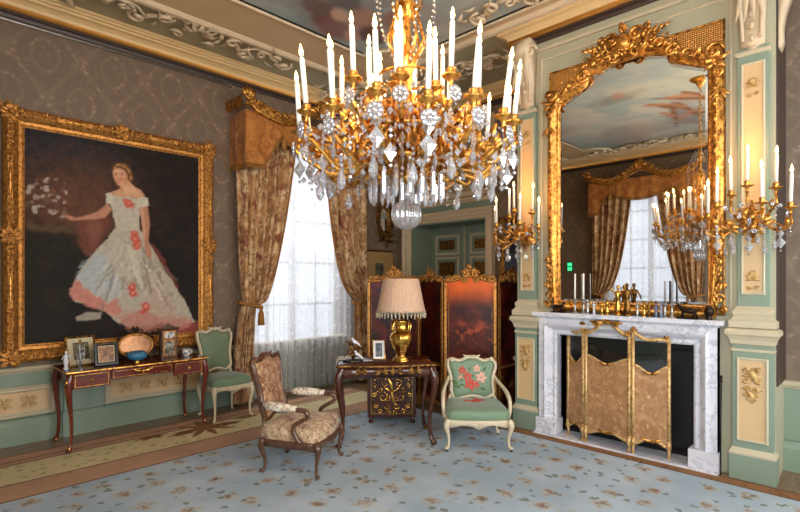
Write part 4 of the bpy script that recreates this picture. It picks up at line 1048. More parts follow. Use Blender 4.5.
# standing double photo shrine
t = thing('clock_case', 'tall wooden case with two photographs set one above the other on the writing table', 'photo case', (PY_(168, 361, 5.62)[0], 5.62, TZ), 0)
q = MB().box(-.085, .085, -.04, .04, 0, .30); q.loft([[(-.085-e, -.04-e, z), (.085+e, -.04-e, z), (.085+e, .04+e, z), (-.085-e, .04+e, z)] for e, z in ((.0, .30), (.015, .31), (.02, .325), (.005, .33))], smooth=False); q.prism([(-.06, .33), (.06, .33), (.045, .345), (.02, .352), (0, .37), (-.02, .352), (-.045, .345)], -.035, .035); obj('case', q, M['walnut'], t, bevel=.002)
q = MB(); q.at((0, -.04, 0)); q.rect_frame(-.055, .055, .03, .185, [(0, 0), (0, -.01), (.012, -.008), (.012, 0)]); q.rect_frame(-.055, .055, .215, .28, [(0, 0), (0, -.01), (.012, -.008), (.012, 0)]); q.tube([(-.075, -.004, .195), (.075, -.004, .195)], .006, 6); obj('photo_surround', q, M['frame'], t)
def ph(nm, a_, b_, sc=16):
    tt = T(nm); n = tt.noise(sc, 3, .6, None, .6); return tt.fin(tt.mix(tt.step(n, .42, .58), hexc(*a_), hexc(*b_)), .3)
q = MB().box(-.055, .055, -.043, -.04, .03, .185); obj('photograph', q, ph('grey_photo', (84, 76, 66), (176, 166, 150)), t); q = MB().box(-.055, .055, -.043, -.04, .215, .28); obj('photograph', q, ph('pale_photo', (110, 108, 112), (216, 210, 208), 22), t)
t = thing('white_mug', 'small white porcelain pot with grey pattern at the right end of the writing table', 'pot', (PY_(186, 360, 5.55)[0], 5.55, TZ), 0)
q = MB(); q.lathe([(.03, 0), (.038, .01), (.04, .04), (.036, .075), (.04, .085), (.035, .085), (.034, .02), (0, .015)], 18); obj('body', q, ph('grey_pattern', (120, 116, 116), (232, 228, 224), 30), t); q = MB(); q.tube([(.036, 0, .07), (.06, 0, .065), (.062, 0, .035), (.037, 0, .02)], .006, 7); obj('handle', q, M['porcelain'], t)
q = MB().box(-.05, .05, -.03, .03, 0, .045).box(-.054, .054, -.034, .034, .045, .055); o = obj('wooden_box', q, M['walnut'], bevel=.003); o.location = (2.32, 5.70, TZ); tag(o, 'small dark wooden box on the writing table behind the white pot', 'box')
# ================================================================== PORTRAIT
def portrait(cv):
    X, Z = cv.X, cv.Z
    def uz(px, py): q = PY_(px, py, 5.95); return (q[0]-PC[0], q[2])
    def C_(X_, Y_): return uz(60+X_/2.557, 150+Y_/2.557)
    def P(*pts): return [C_(*p) for p in pts]
    def Q(*pts): return [uz(*p) for p in pts]
    cv.fill((30, 24, 19))
    n = cv.fbm(6, 2); n2 = cv.fbm(16, 5)
    cv.blob(*uz(60, 160), .55, .32, (46, 44, 50), .8, .9, .3, 3); cv.blob(*uz(85, 200), .6, .42, (92, 60, 42), .85, .9, .35, 4); cv.blob(*uz(70, 205), .35, .22, (116, 74, 54), .5, .9, .4, 6)
    cv.blob(*uz(45, 270), .35, .4, (34, 32, 22), .8, .6, .2, 4); cv.blob(*uz(172, 190), .3, .6, (30, 20, 15), .7, .9)
    cv.poly(Q((26, 222), (78, 226), (78, 234), (26, 230)), (98, 78, 52), .02, .75, .02); cv.poly(Q((26, 232), (74, 236), (72, 345), (26, 347)), (34, 32, 25), .03, .8)
    cv.blend(np.clip((n2-.55)*3, 0, 1), (60, 42, 30), .35)
    R = random.Random(2)
    for i in range(46):
        x, y = 28+R.random()*40, 178+R.random()*38
        cv.blob(*uz(x, y), R.uniform(.012, .03), R.uniform(.01, .024), R.choice([(184, 168, 150), (150, 118, 96), (190, 176, 164), (104, 84, 60), (130, 86, 64)]), .75, .6, .3, i, R.random()*3)
    for (x, y, r) in ((33, 186, .04), (47, 181, .03), (38, 196, .045), (55, 200, .035), (64, 216, .035), (44, 206, .03)): cv.blob(*uz(x, y), r*.7, r*.5, (178, 162, 148), .7, .7, .6, int(x))
    # shadow behind the gown
    cv.blob(*uz(150, 285), .5, .45, (22, 16, 13), .8, .7)
    # rose shawl over the arm
    cv.poly(P((40, 190), (90, 160), (130, 150), (132, 190), (110, 235), (85, 285), (62, 262), (50, 222)), (112, 66, 50), .02, .95, .02, 3)
    cv.poly(P((70, 185), (110, 170), (110, 215), (85, 250)), (142, 92, 74), .03, .6, .02, 5)
    # train
    cv.poly(P((235, 235), (262, 262), (292, 325), (325, 395), (350, 445), (358, 470), (300, 470), (290, 400), (255, 300)), (116, 58, 52), .015, .95, .02, 7)
    cv.poly(P((300, 430), (358, 445), (358, 490), (270, 480)), (150, 70, 60), .03, .9, .03, 9)
    # skirt
    cv.poly(P((148, 200), (208, 200), (232, 236), (262, 290), (300, 350), (335, 410), (350, 440), (305, 452), (262, 440), (238, 458), (205, 468), (180, 458), (150, 440), (118, 412), (80, 398), (46, 388), (30, 368), (38, 338), (60, 300), (92, 258), (122, 225)), (186, 176, 156), .008, 1, .015, 2)
    cv.poly(P((60, 300), (100, 260), (150, 300), (165, 360), (140, 385), (90, 370), (58, 350), (44, 330)), (176, 188, 192), .03, .7, .05, 12)
    cv.poly(P((30, 368), (36, 338), (52, 330), (62, 352), (96, 376), (130, 388), (156, 378), (160, 408), (150, 432), (118, 410), (80, 400), (46, 390)), (206, 134, 118), .014, .95, .03, 3)
    cv.poly(P((150, 432), (180, 412), (225, 410), (262, 430), (300, 420), (350, 440), (310, 462), (238, 466), (200, 472), (176, 460)), (196, 128, 112), .02, .8, .03, 4)
    cv.poly(P((215, 300), (262, 330), (310, 430), (270, 440), (238, 400)), (190, 158, 138), .03, .6, .03, 13)
    for i in range(40):
        a = C_(150+R.random()*58, 205+R.random()*20); b = C_(60+R.random()*260, 330+R.random()*110); w_ = R.uniform(.006, .016)
        dx, dz = b[0]-a[0], b[1]-a[1]; L = math.hypot(dx, dz); nx, nz = -dz/L*w_, dx/L*w_; s0, s1 = R.uniform(.1, .4), R.uniform(.6, .98)
        A = (a[0]+dx*s0, a[1]+dz*s0); B = (a[0]+dx*s1, a[1]+dz*s1)
        cv.poly([(A[0]-nx*.3, A[1]-nz*.3), (B[0]-nx, B[1]-nz), (B[0]+nx, B[1]+nz), (A[0]+nx*.3, A[1]+nz*.3)], R.choice([(214, 206, 188), (126, 114, 98), (222, 214, 198), (138, 124, 108)]), .014, .65, .02, i)
    cv.poly(P((150, 225), (175, 240), (172, 330), (140, 320), (130, 270)), (200, 190, 168), .02, .6, .02, 31); cv.poly(P((178, 240), (210, 235), (214, 320), (184, 330)), (210, 200, 180), .02, .6, .02, 32)
    # bodice
    cv.poly(P((124, 112), (150, 106), (182, 112), (205, 110), (214, 140), (208, 170), (205, 205), (148, 205), (142, 175), (134, 145)), (196, 186, 166), .007, 1, .01, 6)
    cv.poly(P((120, 110), (138, 108), (142, 132), (124, 138)), (206, 198, 180), .008, 1, .01, 8); cv.poly(P((203, 116), (230, 120), (232, 142), (210, 150), (202, 140)), (206, 198, 180), .008, 1, .012, 8)
    # skin: shoulders, neck, arms
    SK1, SK2 = (222, 172, 142), (190, 134, 106)
    cv.poly(P((138, 106), (162, 98), (166, 84), (184, 82), (190, 98), (216, 112), (200, 116), (178, 114), (150, 110)), SK1, .006, 1)
    cv.poly(P((126, 134), (136, 152), (118, 172), (95, 176), (60, 178), (34, 180), (18, 172), (14, 162), (26, 166), (44, 172), (64, 168), (96, 158), (112, 146)), SK2, .007, 1)
    cv.poly(P((206, 146), (228, 142), (234, 190), (230, 232), (240, 268), (232, 280), (224, 268), (218, 230), (214, 185)), SK2, .007, 1); cv.poly(P((208, 146), (218, 145), (222, 190), (222, 230), (216, 220), (212, 180)), SK1, .006, .6)
    # head
    def H(*pts): return [uz(95+x/8.533, 155+y/8.533) for x, y in pts]
    cv.poly(H((160, 125), (172, 82), (212, 55), (258, 60), (302, 92), (328, 140), (340, 205), (318, 230), (292, 215), (262, 160), (220, 118)), (122, 78, 42), .008, 1, .01, 5)
    for (x, y, rx, ry, an) in ((215, 78, .022, .010, .2), (262, 90, .024, .010, -.5), (300, 130, .012, .026, .2), (185, 100, .012, .014, 0), (318, 190, .010, .022, 0), (285, 112, .012, .012, 0)): cv.blob(*H((x, y))[0], rx, ry, (196, 148, 92), .75, .8, .4, x, an, 60)
    cv.poly(H((228, 262), (288, 200), (318, 232), (352, 268), (402, 292), (440, 345), (372, 368), (300, 352), (240, 356), (160, 332), (132, 318), (190, 298), (222, 288)), (208, 156, 120), .006, 1)
    cv.poly(H((250, 270), (300, 240), (370, 290), (400, 335), (330, 335), (260, 330)), (228, 182, 142), .02, .7); cv.blob(*H((238, 284))[0], .008, .02, (140, 88, 60), .6, .8)
    cv.poly(H((163, 135), (180, 112), (222, 104), (262, 126), (288, 165), (286, 206), (264, 240), (236, 262), (208, 252), (184, 216), (168, 178)), (214, 158, 122), .006, 1)
    cv.blob(*H((215, 135))[0], .030, .016, (230, 184, 146), .7, .8); cv.blob(*H((242, 196))[0], .020, .018, (208, 124, 94), .6, .9); cv.blob(*H((186, 198))[0], .010, .016, (206, 124, 96), .5, .9); cv.blob(*H((270, 215))[0], .010, .03, (170, 112, 80), .5, .9)
    for x in (190, 242): cv.blob(*H((x, 163))[0], .0095, .0055, (72, 48, 40), .9, .5); cv.blob(*H((x, 150))[0], .013, .003, (120, 76, 48), .7, .6)
    cv.blob(*H((206, 196))[0], .005, .013, (178, 116, 86), .7, .6); cv.blob(*H((218, 226))[0], .0125, .005, (184, 74, 62), .95, .5)
    # flowers
    for (x, y, r) in ((180, 136, .055), (172, 130, .03), (196, 212, .035), (198, 228, .05), (200, 246, .04), (196, 238, .03), (190, 352, .05), (192, 368, .045), (226, 402, .055), (216, 414, .03), (180, 140, .03)):
        cv.blob(*C_(x, y), r, r*.9, (204, 84, 68), .9, .5, .5, int(x+y)); cv.blob(*C_(x-2, y-2), r*.35, r*.3, (234, 156, 134), .7, .6)
    # slipper
    cv.poly(P((44, 428), (70, 416), (108, 416), (106, 432), (72, 438), (46, 436)), (168, 158, 140), .008, .95, .006, 3)
    cv.c *= (0.9+.2*cv.fbm(60, 8, 2))[..., None]
PC = (1.762, 6.02)
pt = thing('portrait_painting', 'very large gilt framed oil portrait of a woman in a long white gown', 'painting', (PC[0], 6.045, 0), 0)
PX0, PX1, PZ0, PZ1 = -.86, .855, .97, 3.09
painted('canvas', PX0, PX1, PZ0, PZ1, 250, 310, portrait, lambda a, b: (a, -.045, b), M['paint'], pt)
q = MB().box(PX0-.02, PX1+.02, -.04, -.0, PZ0-.02, PZ1+.02); obj('stretcher', q, M['walnut'], pt)
q = MB(); q.rect_frame(PX0, PX1, PZ0, PZ1, [(0, -.02), (0, -.05), (.012, -.055), (.02, -.065), (.05, -.07), (.065, -.085), (.10, -.11), (.135, -.115), (.155, -.10), (.17, -.085), (.175, -.0)]); obj('frame_moulding', q, M['frame'], pt)
q = MB(); R4 = random.Random(11)
def run(x0, z0, x1, z1, gap):
    global q
    L = math.hypot(x1-x0, z1-z0); a = atan2(z1-z0, x1-x0); n = int(L/.048); q = MB(); seg = 0
    for i in range(n):
        t = (i+.5)/n
        if any(abs(t-g) < .075 for g in gap): continue
        sg = sum(t > g for g in gap)
        if sg != seg: obj('frame_carving', q, M['frame'], pt); q = MB(); seg = sg
        x, z = x0+(x1-x0)*t, z0+(z1-z0)*t; s = 1 if i % 2 else -1
        q.scroll(x, z, .028, a+R4.random(), 1.1, s, th=.007, y=-.112, n=5); q.leaf(x, z, a+s*.8, .055, .013, y=-.112, lift=.012); q.leaf(x, z, a, .06, .01, y=-.112, lift=.004)
    obj('frame_carving', q, M['frame'], pt)
o_ = .118; A, B, Cc, D = (PX0-o_, PZ0-o_), (PX1+o_, PZ0-o_), (PX1+o_, PZ1+o_), (PX0-o_, PZ1+o_)
for (p0, p1) in ((A, B), (B, Cc), (D, Cc), (A, D)): run(*p0, *p1, (.28, .72))
for (x, z) in (A, B, Cc, D, ((A[0]+B[0])/2, A[1]), ((A[0]+B[0])/2, Cc[1]), (A[0], (A[1]+D[1])/2), (B[0], (A[1]+D[1])/2)):
    q = MB(); q.rosette(x, z, .05, 7, y=-.11)
    for k in range(9): q.leaf(x, z, k*.698, .10, .022, y=-.10, lift=.018)
    for k in range(4): q.scroll(x+.07*cos(k*1.57+.8), z+.07*sin(k*1.57+.8), .03, k, 1.2, 1 if k % 2 else -1, th=.007, y=-.105, n=5)
    obj('corner_ornament', q, M['frame'], pt)
for z in (PZ0-o_, PZ1+o_):
    for t in (.28, .72): x = A[0]+(B[0]-A[0])*t; q = MB(); q.ell((x, -.116, z), (.12, .01, .016), 12, 6); obj('burnished_panel', q, M['goldbright'], pt, label='bright burnished panel')
for x in (PX0-o_, PX1+o_):
    for t in (.28, .72): z = A[1]+(D[1]-A[1])*t; q = MB(); q.ell((x, -.116, z), (.016, .01, .15), 8, 8); obj('burnished_panel', q, M['goldbright'], pt, label='bright burnished panel')

# picture rail rod + wires above it
q = MB(); q.tube([(XO+.1, YW-.03, 4.10), (3.05, YW-.03, 4.10)], .009, 8); q.ell((3.07, YW-.03, 4.10), .018, 8, 6)
o = obj('picture_rail', q, M['silver']); tag(o, 'thin grey metal picture rail rod high on the damask wall', 'rail')

# ================================================================== WINDOW DRESSING
def window_dressing(cx, wall, rz, pel_label, cur_labels, sheer_label, group):
    """local frame: x along the wall, -y into the room; wall plane at y=0"""
    def M_(x, y, z): return (x, y, z)
    loc = (cx, wall, 0) if rz == 0 else (wall, cx, 0)
    HWp = 1.10
    # pelmet: box with shaped, fringed velvet valance under a carved gilt cornice
    pel = thing('window_pelmet', pel_label, 'pelmet', loc, rz, None)
    def low(x):
        u = abs(x)/HWp
        if u > .80: return 3.04
        if u > .52: t = (.80-u)/.28; return 3.04+.42*sin(t*pi/2)**1.3
        return 3.44-.16*(1-(u/.52)**2)
    D = .42
    def val(s, t):
        # wraps the two returns and the front
        L = D+2*HWp+D; d = s*L
        if d < D: x, y = -HWp, -d
        elif d < D+2*HWp: x, y = -HWp+(d-D), -D
        else: x, y = HWp, -D+(d-D-2*HWp)
        z0 = low(x); z1 = 3.72; z = z0+(z1-z0)*t
        off = .012*sin(d*26)*(1-t)
        return (x+(off if y > -D+.001 else 0), y-(off if y < -D+.001 else 0)-(.03*(1-t) if y < -D+.001 else 0), z)
    q = MB(); q.grid(val, 170, 14); v = obj('valance', q, M['pelmetfab'], pel); sm = v.modifiers.new('s', 'SOLIDIFY'); sm.thickness = .012
    q = MB(); n = 220
    for i in range(n):
        s = (i+.5)/n; x, y, z = val(s, 0)
        q.tube([(x, y-.004, z+.012), (x, y-.004, z-.045)], [.006, .0075], 4)
    obj('fringe', q, M['fringe'], pel)
    for x in (-.60, .60):
        q = MB(); q.ell((x, -D-.06, 3.47), (.022, .022, .028), 8, 6); q.tube([(x, -D-.06, 3.72), (x, -D-.06, 3.5)], .005, 5); q.lathe([(.016, 3.44), (.03, 3.40), (.035, 3.30), (0, 3.295)], 10, (x, -D-.06, 0))
        obj('tassel', q, M['fringe'], pel)
    def top(x): u = x/HWp; return 3.72+.05*cos(pi*u*2.0)+.13*math.exp(-(u*3.4)**2)+.05*(abs(u) > .9)
    q = MB(); n = 48; pts = []
    for i in range(n+1):
        x = -HWp-.02+(2*HWp+.04)*i/n; pts.append((x, top(x)))
    rings = [[(x, y, z+o) for x, z in pts] for o, y in ((-.06, -D+.0), (-.06, -D-.03), (-.03, -D-.05), (.0, -D-.035), (.03, -D-.06), (.06, -D-.05), (.07, -D-.0))]
    q.loft(rings, closed=False, cap=False)
    for s in (-1, 1):
        x = s*(HWp+.02); z = top(x); q.loft([[(x, -D-.02, z+o), (x, 0, z+o)] if s > 0 else [(x, 0, z+o), (x, -D-.02, z+o)] for o in (-.06,)] + [[(x+s*e, -D-.02, z+o), (x+s*e, 0, z+o)] if s > 0 else [(x+s*e, 0, z+o), (x+s*e, -D-.02, z+o)] for o, e in ((-.06, .03), (.0, .03), (.03, .05), (.06, .04), (.07, 0))], closed=False, cap=False)
    R5 = random.Random(3)
    for i in range(26):
        x = -HWp+2*HWp*(i+.5)/26; z = top(x); s = 1 if x > 0 else -1
        q.scroll(x, z+.05, .036, R5.random()*6, 1.2, s, th=.011, y=-D-.06, n=5); q.leaf(x, z+.03, (0 if s > 0 else pi)+s*.5, .09, .022, y=-D-.06, lift=.02)
    for k in range(9): q.leaf(0, top(0)+.02, pi*k/8, .15, .035, y=-D-.07, lift=.04)
    q.rosette(0, top(0)+.02, .06, 7, y=-D-.09)
    for s in (-1, 1):
        q.scroll(s*HWp, top(HWp)+.05, .08, (0 if s > 0 else pi), 1.4, s, th=.02, y=-D-.06)
        for k in range(5): q.leaf(s*HWp, top(HWp)+.02, pi/2+(k-2)*.5, .14, .03, y=-D-.06, lift=.03)
    obj('carved_cornice', q, M['gold'], pel)
    # curtains
    for s, lab in ((-1, cur_labels[0]), (1, cur_labels[1])):
        cu = thing('curtain', lab, 'curtain', loc, rz, None)
        zt, ztie = 3.70, 1.28
        xo = 1.05
        def edge_in(z):
            if z > ztie:
                t = (z-ztie)/(3.5-ztie); return .86-.62*min(1, max(0, t))**.42*1.0+(.0)
            t = (ztie-z)/ztie; return .86-.02*t+.05*sin(pi*t*.5)
        def edge_out(z):
            if z > ztie: t = min(1, (z-ztie)/(3.3-ztie)); return xo+.06*t**.5
            t = (ztie-z)/ztie; return xo+.10*sin(pi*min(1, t*1.2)*.5)
        def fn(a, b):
            z = .03+(zt-.03)*b; xi, xe = edge_in(z), edge_out(z); w = xe-xi
            pin = math.exp(-((z-ztie)/.12)**2)
            x = xi+w*a; amp = (.05-.02*pin); ph = a*2*pi*5.5+.6*sin(z*1.3)
            # swag: folds converge towards the tie
            return (s*x, -.21-.03*pin+amp*sin(ph)+.02*sin(ph*2.3+z)-(.05*math.exp(-((z-ztie)/.35)**2) if z > ztie else .0), z)
        q = MB(); q.grid(fn, 90, 90, True, flip=(s < 0)); d = obj('drape', q, M['brocade'], cu); sm = d.modifiers.new('s', 'SOLIDIFY'); sm.thickness = .008
        q = MB(); q.tube([Vector(fn(0, i/60))+Vector((0, -.01, 0)) for i in range(0, 61)], .011, 6); obj('edge_cord', q, M['fringe'], cu)
        q = MB(); ring = [(s*(.95+.15*cos(2*pi*i/20)), -.24+.085*sin(2*pi*i/20), ztie+.035*cos(2*pi*i/20)) for i in range(21)]; q.tube(ring, .022, 8)
        q.ell((s*.84, -.33, ztie-.04), (.03, .03, .035)); q.lathe([(.02, -.07), (.035, -.11), (.045, -.26), (0, -.265)], 12, (s*.84, -.33, ztie)); obj('tieback', q, M['fringe'], cu)
    sh = MB()
    def fs(a, b):
        x = -.97+1.94*a; z = .04+3.62*b; return (x, -.085+.022*sin(a*2*pi*17)+.012*sin(a*2*pi*7.3+z*.8), z)
    sh.grid(fs, 170, 20); o = obj('sheer_curtain', sh, M['sheer']); o.location = loc; o.rotation_euler = (0, 0, rz); tag(o, sheer_label, 'sheer curtain')
    q = MB()
window_dressing(4.15, YW, 0, 'carved gilt pelmet with fringed brown valance beside the portrait', ('brocade curtain tied back next to the green side chair', 'brocade curtain tied back near the framed print'), 'white lace sheer hanging in the window behind the armchair', None)
window_dressing(3.55, XO, pi/2, 'gilt pelmet and brown valance seen reflected in the mirror', ('brocade curtain reflected in the mirror, right side of its window', 'brocade curtain reflected in the mirror, left side of its window'), 'white lace sheer seen reflected in the mirror', None)

# ================================================================== PICTURES, WALL LIGHT
def picture(name, label, loc, rz, x0, x1, z0, z1, bw, fm, matm, artm, mw):
    t = thing(name, label, 'picture', loc, rz)
    q = MB(); q.rect_frame(x0+bw, x1-bw, z0+bw, z1-bw, [(0, -.01), (0, -.02), (bw*.4, -.035), (bw*.8, -.03), (bw, -.015), (bw, -.001)]); obj('frame', q, fm, t)
    q = MB().box(x0+bw*.5, x1-bw*.5, -.014, -.002, z0+bw*.5, z1-bw*.5); obj('mount', q, matm, t)
    if mw is not None: q = MB().box(x0+bw+mw, x1-bw-mw, -.018, -.014, z0+bw+mw, z1-bw-mw); obj('print', q, artm, t)
    return t
M['ochremount'] = plain('ochre_mount', (176, 142, 88), .7); M['printart'] = ph('green_grey_print', (54, 60, 54), (112, 108, 90), 9); M['darkart'] = ph('dark_blue_painting', (34, 40, 56), (70, 78, 92), 4)
picture('framed_print', 'gilt framed print with wide ochre mount hanging right of the curtain', (5.695, YW-.001, 0), 0, -.31, .31, 1.22, 2.10, .03, M['olddark'], M['ochremount'], M['printart'], .19)
picture('framed_painting', 'dark blue painting in a heavy gilt frame between door and pilaster', (XF-.001, 3.50, 0), -pi/2, -.45, .46, 1.62, 2.5, .1, M['olddark'], M['darkart'], M['darkart'], None)
t = thing('gilt_wall_mirror', 'dark carved gilt girandole above the framed print', 'wall mirror', (5.80, YW-.002, 0), 0)
q = MB(); el = [(.10*cos(2*pi*i/28), 2.62+.20*sin(2*pi*i/28)) for i in range(28)]; q.path_frame(el, [(0, -.005), (0, -.03), (.02, -.045), (.04, -.03), (.045, -.0)]); 
for i in range(22):
    a = 2*pi*i/22; x, z = .155*cos(a), 2.62+.26*sin(a); q.scroll(x, z, .045, a, 1.2, 1 if i % 2 else -1, th=.011, y=-.04); q.leaf(x, z, a+1.2, .10, .02, y=-.03, lift=.03)
for k in range(7): q.leaf(0, 2.88, pi*k/6, .15, .03, y=-.04, lift=.03)
for k in range(5): q.leaf(0, 2.33, -pi*k/4, .2, .03, y=-.04, lift=.03)
obj('carved_frame', q, M['olddark'], t); q = MB(); q.prism(el, -.012, -.001); obj('glass', q, M['mirror'], t)
for s in (-1, 1):
    q = MB(); q.tube([(s*.02, -.03, 2.36), (s*.1, -.10, 2.26), (s*.22, -.16, 2.28), (s*.27, -.18, 2.38)], [.01, .01, .009, .008], 6); q.lathe([(.01, 0), (.04, .01), (.03, .02), (.015, .03), (.016, .05)], 10, (s*.27, -.18, 2.38)); obj('candle_arm', q, M['olddark'], t)
# green exit sign over on the opposite wall, seen in the mirror
p = (XO+.002, 5.25, 1.80)
t = thing('exit_sign', 'small green lit exit sign reflected at the left of the mirror', 'sign', p, pi/2)
q = MB().box(-.07, .07, -.03, 0, 0, .22); obj('housing', q, M['soot'], t)
M['exitgreen'] = emis('exit_green', (40, 190, 120), 1.6)
q = MB().box(-.055, .055, -.034, -.03, .015, .10); q.box(-.055, .055, -.034, -.03, .12, .205); obj('lit_panel', q, M['exitgreen'], t)
q = MB(); q.at((0, -.035, 0)); q.ell((.005, 0, .085), (.009, .002, .009), 8, 5); q.tube([(0, 0, .075), (-.004, 0, .05)], .007, 6); q.tube([(-.004, 0, .05), (.018, 0, .045), (.018, 0, .027)], .005, 6); q.tube([(-.004, 0, .05), (-.015, 0, .035), (-.03, 0, .036)], .005, 6); q.tube([(-.02, 0, .06), (0, 0, .07), (.02, 0, .06)], .004, 6)
q.prism([(-.03, .157), (.005, .157), (.005, .14), (.035, .163), (.005, .186), (.005, .169), (-.03, .169)], -.002, 0); obj('pictogram', q, M['white'], t)

# ================================================================== MANTEL MIRROR
MC = 1.72; mi = thing('overmantel_mirror', 'tall arched gilt rococo mirror above the marble fireplace', 'mirror', (XB-.012, MC, 0), -pi/2)
def mp_(px, py): q = PX_(px, py, XB-.03); return (-(q[1]-MC), q[2])
GW = .67
top = [(.60, 3.42), (.50, 3.47), (.42, 3.505), (.385, 3.53), (.36, 3.60), (.30, 3.62), (.2, 3.645), (.1, 3.66), (0, 3.665)]
right = [(GW, 1.385), (GW, 2.0), (GW, 2.7), (GW, 3.36)] + [(.655, 3.40)] + top
glass = [(-GW, 1.385)] + right + [(-x, z) for x, z in reversed(right[:-1])][:-0 or None]
glass = glass[1:]                      # CCW: up the right side, over the arch, down the left
q = MB(); q.prism(glass, -.02, -.005); obj('glass', q, M['mirror'], mi)
q = MB(); gi = [(x*.965, 1.41+(z-1.385)*.975) for x, z in glass]
q.loft([[(x, -.0205, z) for x, z in glass], [(x, -.024, z) for x, z in gi]], cap=False, smooth=False); obj('bevelled_edge', q, M['mirror'], mi, label='bevelled glass border')
q = MB(); q.path_frame(glass, [(-.004, -.015), (-.004, -.035), (.01, -.045), (.022, -.038), (.03, -.05), (.055, -.075), (.08, -.08), (.10, -.06), (.115, -.05), (.12, -.0)]); obj('frame_moulding', q, M['goldbright'], mi)
# diaper-carved gilt ground behind the arch
q = MB(); pz = 3.755
for s in (1, -1):
    poly = [(s*(GW+.10), 3.30), (s*(GW+.10), pz), (s*.02, pz), (s*.02, 3.60)]+[(s*x, z) for x, z in [(.2, 3.6), (.36, 3.58), (.40, 3.50), (.55, 3.42), (.64, 3.38)]]
    q.prism(poly if s < 0 else list(reversed(poly)), -.012, 0)
def diaper():
    t = T('gilt_diaper_ground'); x, y, z = t.xyz(); k = 2*pi/.035
    a = t.ma('SINE', t.ma('MULTIPLY', t.ma('ADD', x, z), k)); b = t.ma('SINE', t.ma('MULTIPLY', t.ma('SUBTRACT', x, z), k)); h = t.ma('MULTIPLY', a, b); t.bump(h, .5, .006)
    return t.fin(t.mix(t.step(h, -.5, .5), hexc(150, 98, 44), hexc(214, 156, 80)), .38, .75)
M['diaper'] = diaper(); obj('diaper_ground', q, M['diaper'], mi)
q = MB(); q.rect_frame(-GW-.10, GW+.10, 1.32, pz, [(0, -.0), (0, -.018), (.008, -.022), (.016, -.015), (.016, 0)]); obj('outer_bead', q, M['gold'], mi)
q = MB(); R6 = random.Random(8)
def along(path, n, y, rs, ls, lw, th, skip=0):
    d = [0]
    for a, b in zip(path, path[1:]): d.append(d[-1]+math.dist(a, b))
    for i in range(n):
        t = (i+.5)/n*d[-1]; k = max(j for j in range(len(d)) if d[j] <= t); k = min(k, len(path)-2); f = (t-d[k])/max(1e-6, d[k+1]-d[k])
        x = path[k][0]+(path[k+1][0]-path[k][0])*f; z = path[k][1]+(path[k+1][1]-path[k][1])*f; a = atan2(path[k+1][1]-path[k][1], path[k+1][0]-path[k][0]); s = 1 if i % 2 else -1
        q.scroll(x, z, rs*R6.uniform(.7, 1.2), a+R6.random(), 1.2, s, th=th, y=y, n=6); q.leaf(x, z, a+s*.5, ls*R6.uniform(.8, 1.2), lw, y=y, lift=.02); q.leaf(x, z, a+pi+s*.5, ls*.8, lw, y=y, lift=.02)
for s in (1, -1):
    q = MB(); side = [(s*(GW+.065), 1.35), (s*(GW+.065), 3.30)]; q.tube([(s*(GW+.066), -.072, 1.36), (s*(GW+.066), -.072, 3.36), (s*(GW+.04), -.072, 3.44)], .012, 6)
    for i in range(30):
        z = 1.40+1.9*i/29; q.ell((s*(GW+.066), -.078, z), (.011, .009, .02), 7, 5); q.leaf(s*(GW+.066), z, pi/2+(.6 if i % 2 else -.6), .05, .009, y=-.078, lift=.008)
    arch = [(s*(GW+.06), 3.40), (s*.62, 3.50), (s*.5, 3.54), (s*.43, 3.60), (s*.38, 3.68), (s*.24, 3.71), (s*.08, 3.73)]
    along(arch, 13, -.08, .036, .085, .016, .009)
    # shoulder scrolls
    q.scroll(s*(GW+.05), 3.49, .075, (0 if s > 0 else pi), 1.5, s, th=.017, y=-.08, out=.02); q.scroll(s*(GW+.0), 3.45, .045, 1, 1.3, -s, th=.012, y=-.08); q.scroll(s*(GW+.085), 3.32, .045, 2, 1.3, s, th=.011, y=-.075)
    for k in range(6): q.leaf(s*(GW+.06), 3.42, k*1.05, .11, .02, y=-.085, lift=.02)
    q.scroll(s*.40, 3.60, .06, 0, 1.4, s, th=.016, y=-.08)
    for k in range(4): q.leaf(s*(GW+.085), 3.20, (-pi/2)+(k-1.5)*.3, .12, .016, y=-.07, lift=.015)
    # lower corner scrolls and mid-side sprays
    for (x, z, r, a) in ((GW+.08, 1.44, .05, 0), (GW+.11, 1.56, .035, 2), (GW+.07, 1.66, .035, 1), (GW+.11, 1.36, .035, 3), (GW+.105, 1.80, .028, 0)): q.scroll(s*x, z, r, (a if s > 0 else pi-a), 1.3, s, th=.010, y=-.065)
    for k in range(5): q.leaf(s*(GW+.075), 1.5+.07*k, (.9 if s > 0 else pi-.9), .08, .015, y=-.07, lift=.02)
    obj('carved_ornament', q, M['goldbright'], mi)
# crest: shell cartouche with foliage
q = MB()
for k in range(9): q.leaf(0, 3.70, pi*(k+.0)/8, .17-.03*abs(k-4)/4, .022, y=-.085, lift=.035)
q.rosette(0, 3.72, .055, 7, y=-.13); q.ell((0, -.11, 3.80), (.06, .05, .08), 10, 7); q.rosette(.0, 3.93, .045, 6, y=-.10); q.leaf(0, 3.9, pi/2, .1, .03, y=-.09)
for s in (1, -1):
    for (x, z, r, a, th) in ((.11, 3.84, .075, 0, .024), (.16, 3.75, .06, 2, .018), (.25, 3.78, .06, 1, .018), (.30, 3.70, .05, 0, .016), (.09, 3.68, .05, 3, .016), (.21, 3.88, .04, 1, .012)): q.scroll(s*x, z, r, (a if s > 0 else pi-a), 1.35, s, th=th*.75, y=-.09, out=.02)
    for k in range(7): q.leaf(s*(.08+.04*k), 3.76+.01*k, (pi/2-.25*k if s > 0 else pi/2+.25*k), .09, .016, y=-.09, lift=.025)
    for k in range(6): q.ell((s*(.2+.035*k), -.10, 3.84-.02*k+.02*(k % 2)), .014, 7, 5)
obj('crest', q, M['goldbright'], mi)

